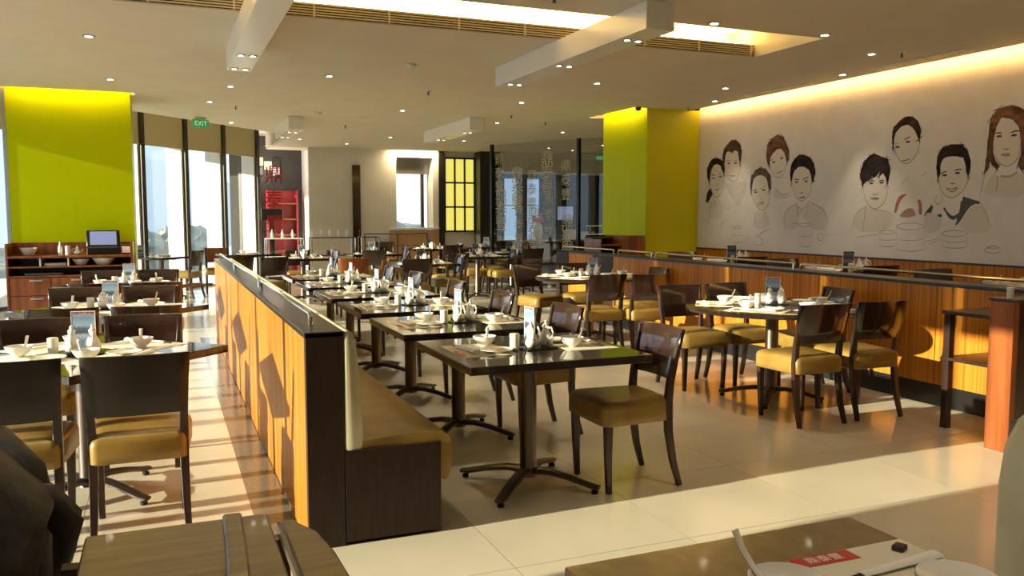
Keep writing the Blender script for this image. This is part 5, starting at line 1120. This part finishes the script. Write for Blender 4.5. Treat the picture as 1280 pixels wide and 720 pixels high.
beam_box('small white ceiling light box near the angled windows', 1.98, 13.6, 15.3, 0.24, (-0.4, 0.5))
beam_box('white ceiling light box before the etched glass screen', 4.62, 12.6, 15.1, 0.24, (-0.8, 0.6))

# hidden LED strips of the light slots
for nm_, (x0, x1, y0, y1, z0, z1) in (('ceiling trough', (-1.8, 5.3, 6.95, 7.05, 3.13, 3.15)), ('mural wall slot', (7.12, 7.18, -3, 10.5, 3.10, 3.12)), ('pillar slot beside the mural', (6.2, 6.25, 10.65, 11.9, 3.10, 3.12)), ('pillar slot by the sideboard', (-1.7, -0.36, 11.70, 11.75, 3.10, 3.12))):
    tag(link('led_strip', boxm('led_strip', 'led' if nm_ == 'ceiling trough' else 'led_soft', x0, x1, y0, y1, z0, z1)), 'warm light strip hidden in the ' + nm_, 'light strip')

# grille of the trough
gl = thing('air_grille', 'long slatted air grille along the lit ceiling slot', 'grille', (1.75, 6.84, CEIL))
for k in range(5): part('slat', 'vent', gl, -3.6, 3.6, -0.012, 0.0, 0.018 + 0.02 * k, 0.027 + 0.02 * k)
for k in range(13): part('divider', 'cream', gl, -3.6 + 0.6 * k - 0.006, -3.6 + 0.6 * k + 0.006, -0.016, 0.0, 0.01, 0.115)
part('backing', 'endpanel', gl, -3.6, 3.6, 0.0, 0.008, 0.012, 0.11)
# linear diffusers
for k, (y, ln) in enumerate(((8.4, 1.1), (6.3, 1.1))):
    t = thing('linear_diffuser', 'narrow slot air diffuser in the ceiling, the one %s' % ('nearer the lime pillar', 'farther from the lime pillar')[k], 'diffuser', (7.0, y, CEIL))
    part('frame', 'vent', t, -0.07, 0.07, -ln / 2, ln / 2, -0.006, 0.0)
    for s in (-0.035, 0.0, 0.035): part('slot', 'black', t, s - 0.009, s + 0.009, -ln / 2 + 0.02, ln / 2 - 0.02, -0.008, -0.006)
# sprinklers, detectors, camera
def sprinkler_kit():
    return [('escutcheon', MB().lathe([(0.03, 0), (0.028, -0.008), (0.012, -0.012)], 14).mesh('escutcheon', 'alu'), -1), ('head', MB().lathe([(0.008, -0.01), (0.008, -0.045), (0.018, -0.047), (0.018, -0.05)], 10).mesh('head', 'castiron'), -1)]
for (x, y, wh) in ((2.6, 5.5, 'beside the lit slot'), (6.53, 6.1, 'over the platform'), (1.0, 12.6, 'beyond the partition end'), (2.95, 14.6, 'over the table before the white wall'), (5.0, 12.1, 'behind the far round table'), (7.0, 10.3, 'at the mural corner by the lime pillar'), (3.1, 10.2, 'between bench tables and round table'), (5.9, 12.8, 'just past the lime pillar')):
    place('sprinkler', 'sprinkler', sprinkler_kit, 'small metal fire sprinkler on the ceiling ' + wh, 'sprinkler', (x, y, CEIL), 0, 'ceiling sprinklers')
def det_me(): return MB().lathe([(0.055, 0.0), (0.055, -0.02), (0.04, -0.035), (0.02, -0.045), (0.004, -0.046)], 18).mesh('smoke_detector', 'cream', 0, 40)
for (x, y) in ((2.4, 8.5), (2.2, 12.9)):
    single('smoke_detector', 'det', det_me, 'round smoke detector on the ceiling ' + ('over the bench tables' if y < 10 else 'past the bench end'), 'detector', (x, y, CEIL), 0, 'smoke detectors')
cm = thing('dome_camera', 'small dark dome camera on the ceiling at the lime pillar', 'camera', (6.26, 10.45, CEIL))
link('mount', MB().lathe([(0.05, 0), (0.05, -0.02), (0.045, -0.022)], 16).mesh('mount', 'alu'), cm); link('dome', MB().lathe([(0.043, -0.022), (0.04, -0.045), (0.028, -0.062), (0.005, -0.07)], 16).mesh('dome', 'black'), cm)
for (x, y, a, w) in ((0.60, 14.3, 25, 'near the angled windows'), (10.25, FARY - 0.6, 0, 'over the dark bar')):
    t = thing('exit_sign', 'green lit exit sign hanging ' + w, 'sign', (x, y, 2.80), R(a))
    part('panel', 'exit', t, -0.17, 0.17, -0.012, 0.012, 0, 0.16, 0.003); part('hanger', 'alu', t, -0.12, 0.12, -0.008, 0.008, 0.16, 0.199)
    t.scale = (0.8, 0.8, 0.8); t.location.z = 3.0 - 0.2 * 0.8 - 0.0008
    link('lettering', text_mesh('EXIT', 0.13, 'exit_ink', 0.0005), t, (0, -0.0135, 0.08), (R(90), 0, 0))

# ================================================================ MURAL
INK = [(0.020, 0.014, 0.014), (0.060, 0.032, 0.020), (0.075, 0.055, 0.045), (0.105, 0.048, 0.030), (0.03, 0.017, 0.014), (0.115, 0.052, 0.034)]
for k, c in enumerate(INK): M['hair%d' % k] = noisy('mural_hair_%d' % k, c, tuple(min(1, q * 2.4 + 0.006) for q in c), 0.9, (9, 9, 16), 5.0, spec=0.1)
M['pen1'] = mat('mural_grey_brown_pen', (0.26, 0.22, 0.19), 0.7)
M['pen2'] = mat('mural_pink_brown_pen', (0.45, 0.27, 0.21), 0.7)
M['pen3'] = mat('mural_red_wash', (0.45, 0.16, 0.11), 0.7)
M['pen4'] = mat('mural_dark_wash', (0.09, 0.09, 0.085), 0.7)
M['pen6'] = mat('mural_pale_grey_wash', (0.745, 0.662, 0.58), 0.7)
M['pen5'] = mat('mural_olive_wash', (0.42, 0.40, 0.30), 0.7)
M['penface'] = mat('mural_face_pen', (0.10, 0.065, 0.055), 0.7)
M['lips'] = mat('mural_lip_pen', (0.36, 0.15, 0.12), 0.7)
M['skin'] = mat('mural_skin_wash', (0.82, 0.72, 0.61), 0.6)
def ribbon(mb, pts, w, x, taper=True):
    pts = [Vector((0, p[0], p[1])) for p in pts]
    # smooth by chaikin
    for _ in range(2 if len(pts) > 2 else 0):
        q = [pts[0]]
        for a, b in zip(pts[:-1], pts[1:]): q += [a.lerp(b, .25), a.lerp(b, .75)]
        pts = q + [pts[-1]]
    n = len(pts); vs_ = []
    for i, p in enumerate(pts):
        t = (pts[min(i + 1, n - 1)] - pts[max(i - 1, 0)]).normalized()
        nr = Vector((0, -t.z, t.y)); f = 1.0
        if taper: f = 0.35 + 0.65 * math.sin(math.pi * min(max(i / (n - 1), 0.02), 0.98))
        vs_ += [(x, *(p + nr * w / 2 * f)[1:]), (x, *(p - nr * w / 2 * f)[1:])]
    mb.add(vs_, [(2 * i, 2 * i + 1, 2 * i + 3, 2 * i + 2) for i in range(n - 1)])
def flat(mb, poly, x, rounds=1):
    pts = list(poly)
    for _ in range(rounds):
        q = []
        for a, b in zip(pts, pts[1:] + pts[:1]): q += [(a[0] * .75 + b[0] * .25, a[1] * .75 + b[1] * .25), (a[0] * .25 + b[0] * .75, a[1] * .25 + b[1] * .75)]
        pts = q
    mb.add([(x, y, z) for y, z in pts], [tuple(range(len(pts)))])
def dotat(mb, c, w, h, x):
    mb.add([(x, c[0] + w * math.cos(R(a)), c[1] + h * math.sin(R(a))) for a in range(0, 360, 45)], [tuple(range(8))])
mu = thing('mural', 'long wall mural of nine sketched diners above the wood panelling', 'mural', (0, 0, 0))
XM = WALLX - 0.007
part('paper_sheet', 'mural', mu, WALLX - 0.006, WALLX - 0.002, -4, 10.58, 0.985, 2.99)
for desc, hc_, hair, jaw, brows, eyes, nose, mouth, extra in MURAL:
    top = max(hair[0], key=lambda p: p[1])[1]
    sk = MB()
    mid = jaw[len(jaw) // 2]
    crown = (sum(p[0] for p in (jaw[0], jaw[-1])) / 2, max(jaw[0][1], jaw[-1][1]) + 0.55 * (top - max(jaw[0][1], jaw[-1][1])))
    flat(sk, jaw + [((jaw[-1][0] * .8 + jaw[0][0] * .2), crown[1]), ((jaw[0][0] * .8 + jaw[-1][0] * .2), crown[1])], XM, 2)
    fc = tag(link('portrait', sk.mesh('portrait', 'skin', 0, 0), mu), 'sketched portrait of a ' + desc)
    hm = MB()
    for h in hair: flat(hm, h, XM - 0.0012, 1)
    rs = random.Random(len(desc) * 7)
    for h in hair:
        cy_ = sum(p[0] for p in h) / len(h); cz_ = sum(p[1] for p in h) / len(h)
        for a_, b_ in zip(h, h[1:] + h[:1]):
            ln = math.hypot(b_[0] - a_[0], b_[1] - a_[1])
            for q_ in range(max(2, int(ln / 0.022))):
                f_ = rs.random()
                py_, pz_ = a_[0] + (b_[0] - a_[0]) * f_, a_[1] + (b_[1] - a_[1]) * f_
                ty, tz = (b_[0] - a_[0]) / max(ln, 1e-4), (b_[1] - a_[1]) / max(ln, 1e-4)
                s1 = rs.uniform(0.03, 0.07); o1 = rs.uniform(-0.010, 0.012); o2 = rs.uniform(-0.008, 0.016)
                ribbon(hm, [(py_ - ty * s1 - tz * o1, pz_ - tz * s1 + ty * o1), (py_, pz_), (py_ + ty * s1 - tz * o2, pz_ + tz * s1 + ty * o2)], rs.uniform(0.004, 0.009), XM - 0.0013)
    tag(link('hair', hm.mesh('hair', 'hair%d' % hc_, 0, 0), fc), kind='stuff')
    def stroke(name, pts, w, m_, x, par, taper=True):
        mb = MB(); ribbon(mb, pts, w, x, taper); return link(name, mb.mesh(name, m_, 0, 0), par)
    for b in brows: stroke('eyebrow', b, 0.013, 'penface', XM - 0.0016, fc)
    for e in eyes:
        mb = MB(); mb.add([(XM - 0.0016, e[0] + 0.030 * math.cos(R(t_)), e[1] + (0.016 if t_ < 180 else 0.007) * math.sin(R(t_))) for t_ in range(0, 360, 30)], [tuple(range(12))])
        link('eye', mb.mesh('eye', 'penface', 0, 0), fc)
    stroke('nose', nose, 0.008, 'penface', XM - 0.0016, fc)
    lm = MB(); ribbon(lm, mouth, 0.012, XM - 0.0016); link('mouth', lm.mesh('mouth', 'lips', 0, 0), fc)
    jm = MB(); ribbon(jm, jaw, 0.007, XM - 0.0014)
    link('outline', jm.mesh('outline', 'pen1', 0, 0), fc)
    for w_, c_, l_ in extra: stroke('clothing_line', l_, w_, 'pen%d' % c_, XM - 0.0006 - 0.0002 * c_, fc, c_ < 3)
for c_, poly in MURAL_WASH:
    mb_ = MB(); flat(mb_, poly, XM + 0.0004 - 0.0001 * c_, 2); link('colour_wash', mb_.mesh('colour_wash', 'pen%d' % c_, 0, 0), mu)
for w_, c_, l_ in MURAL_TABLEWARE: stroke('tableware_line', l_, w_, 'pen%d' % c_, XM - 0.0004, mu)
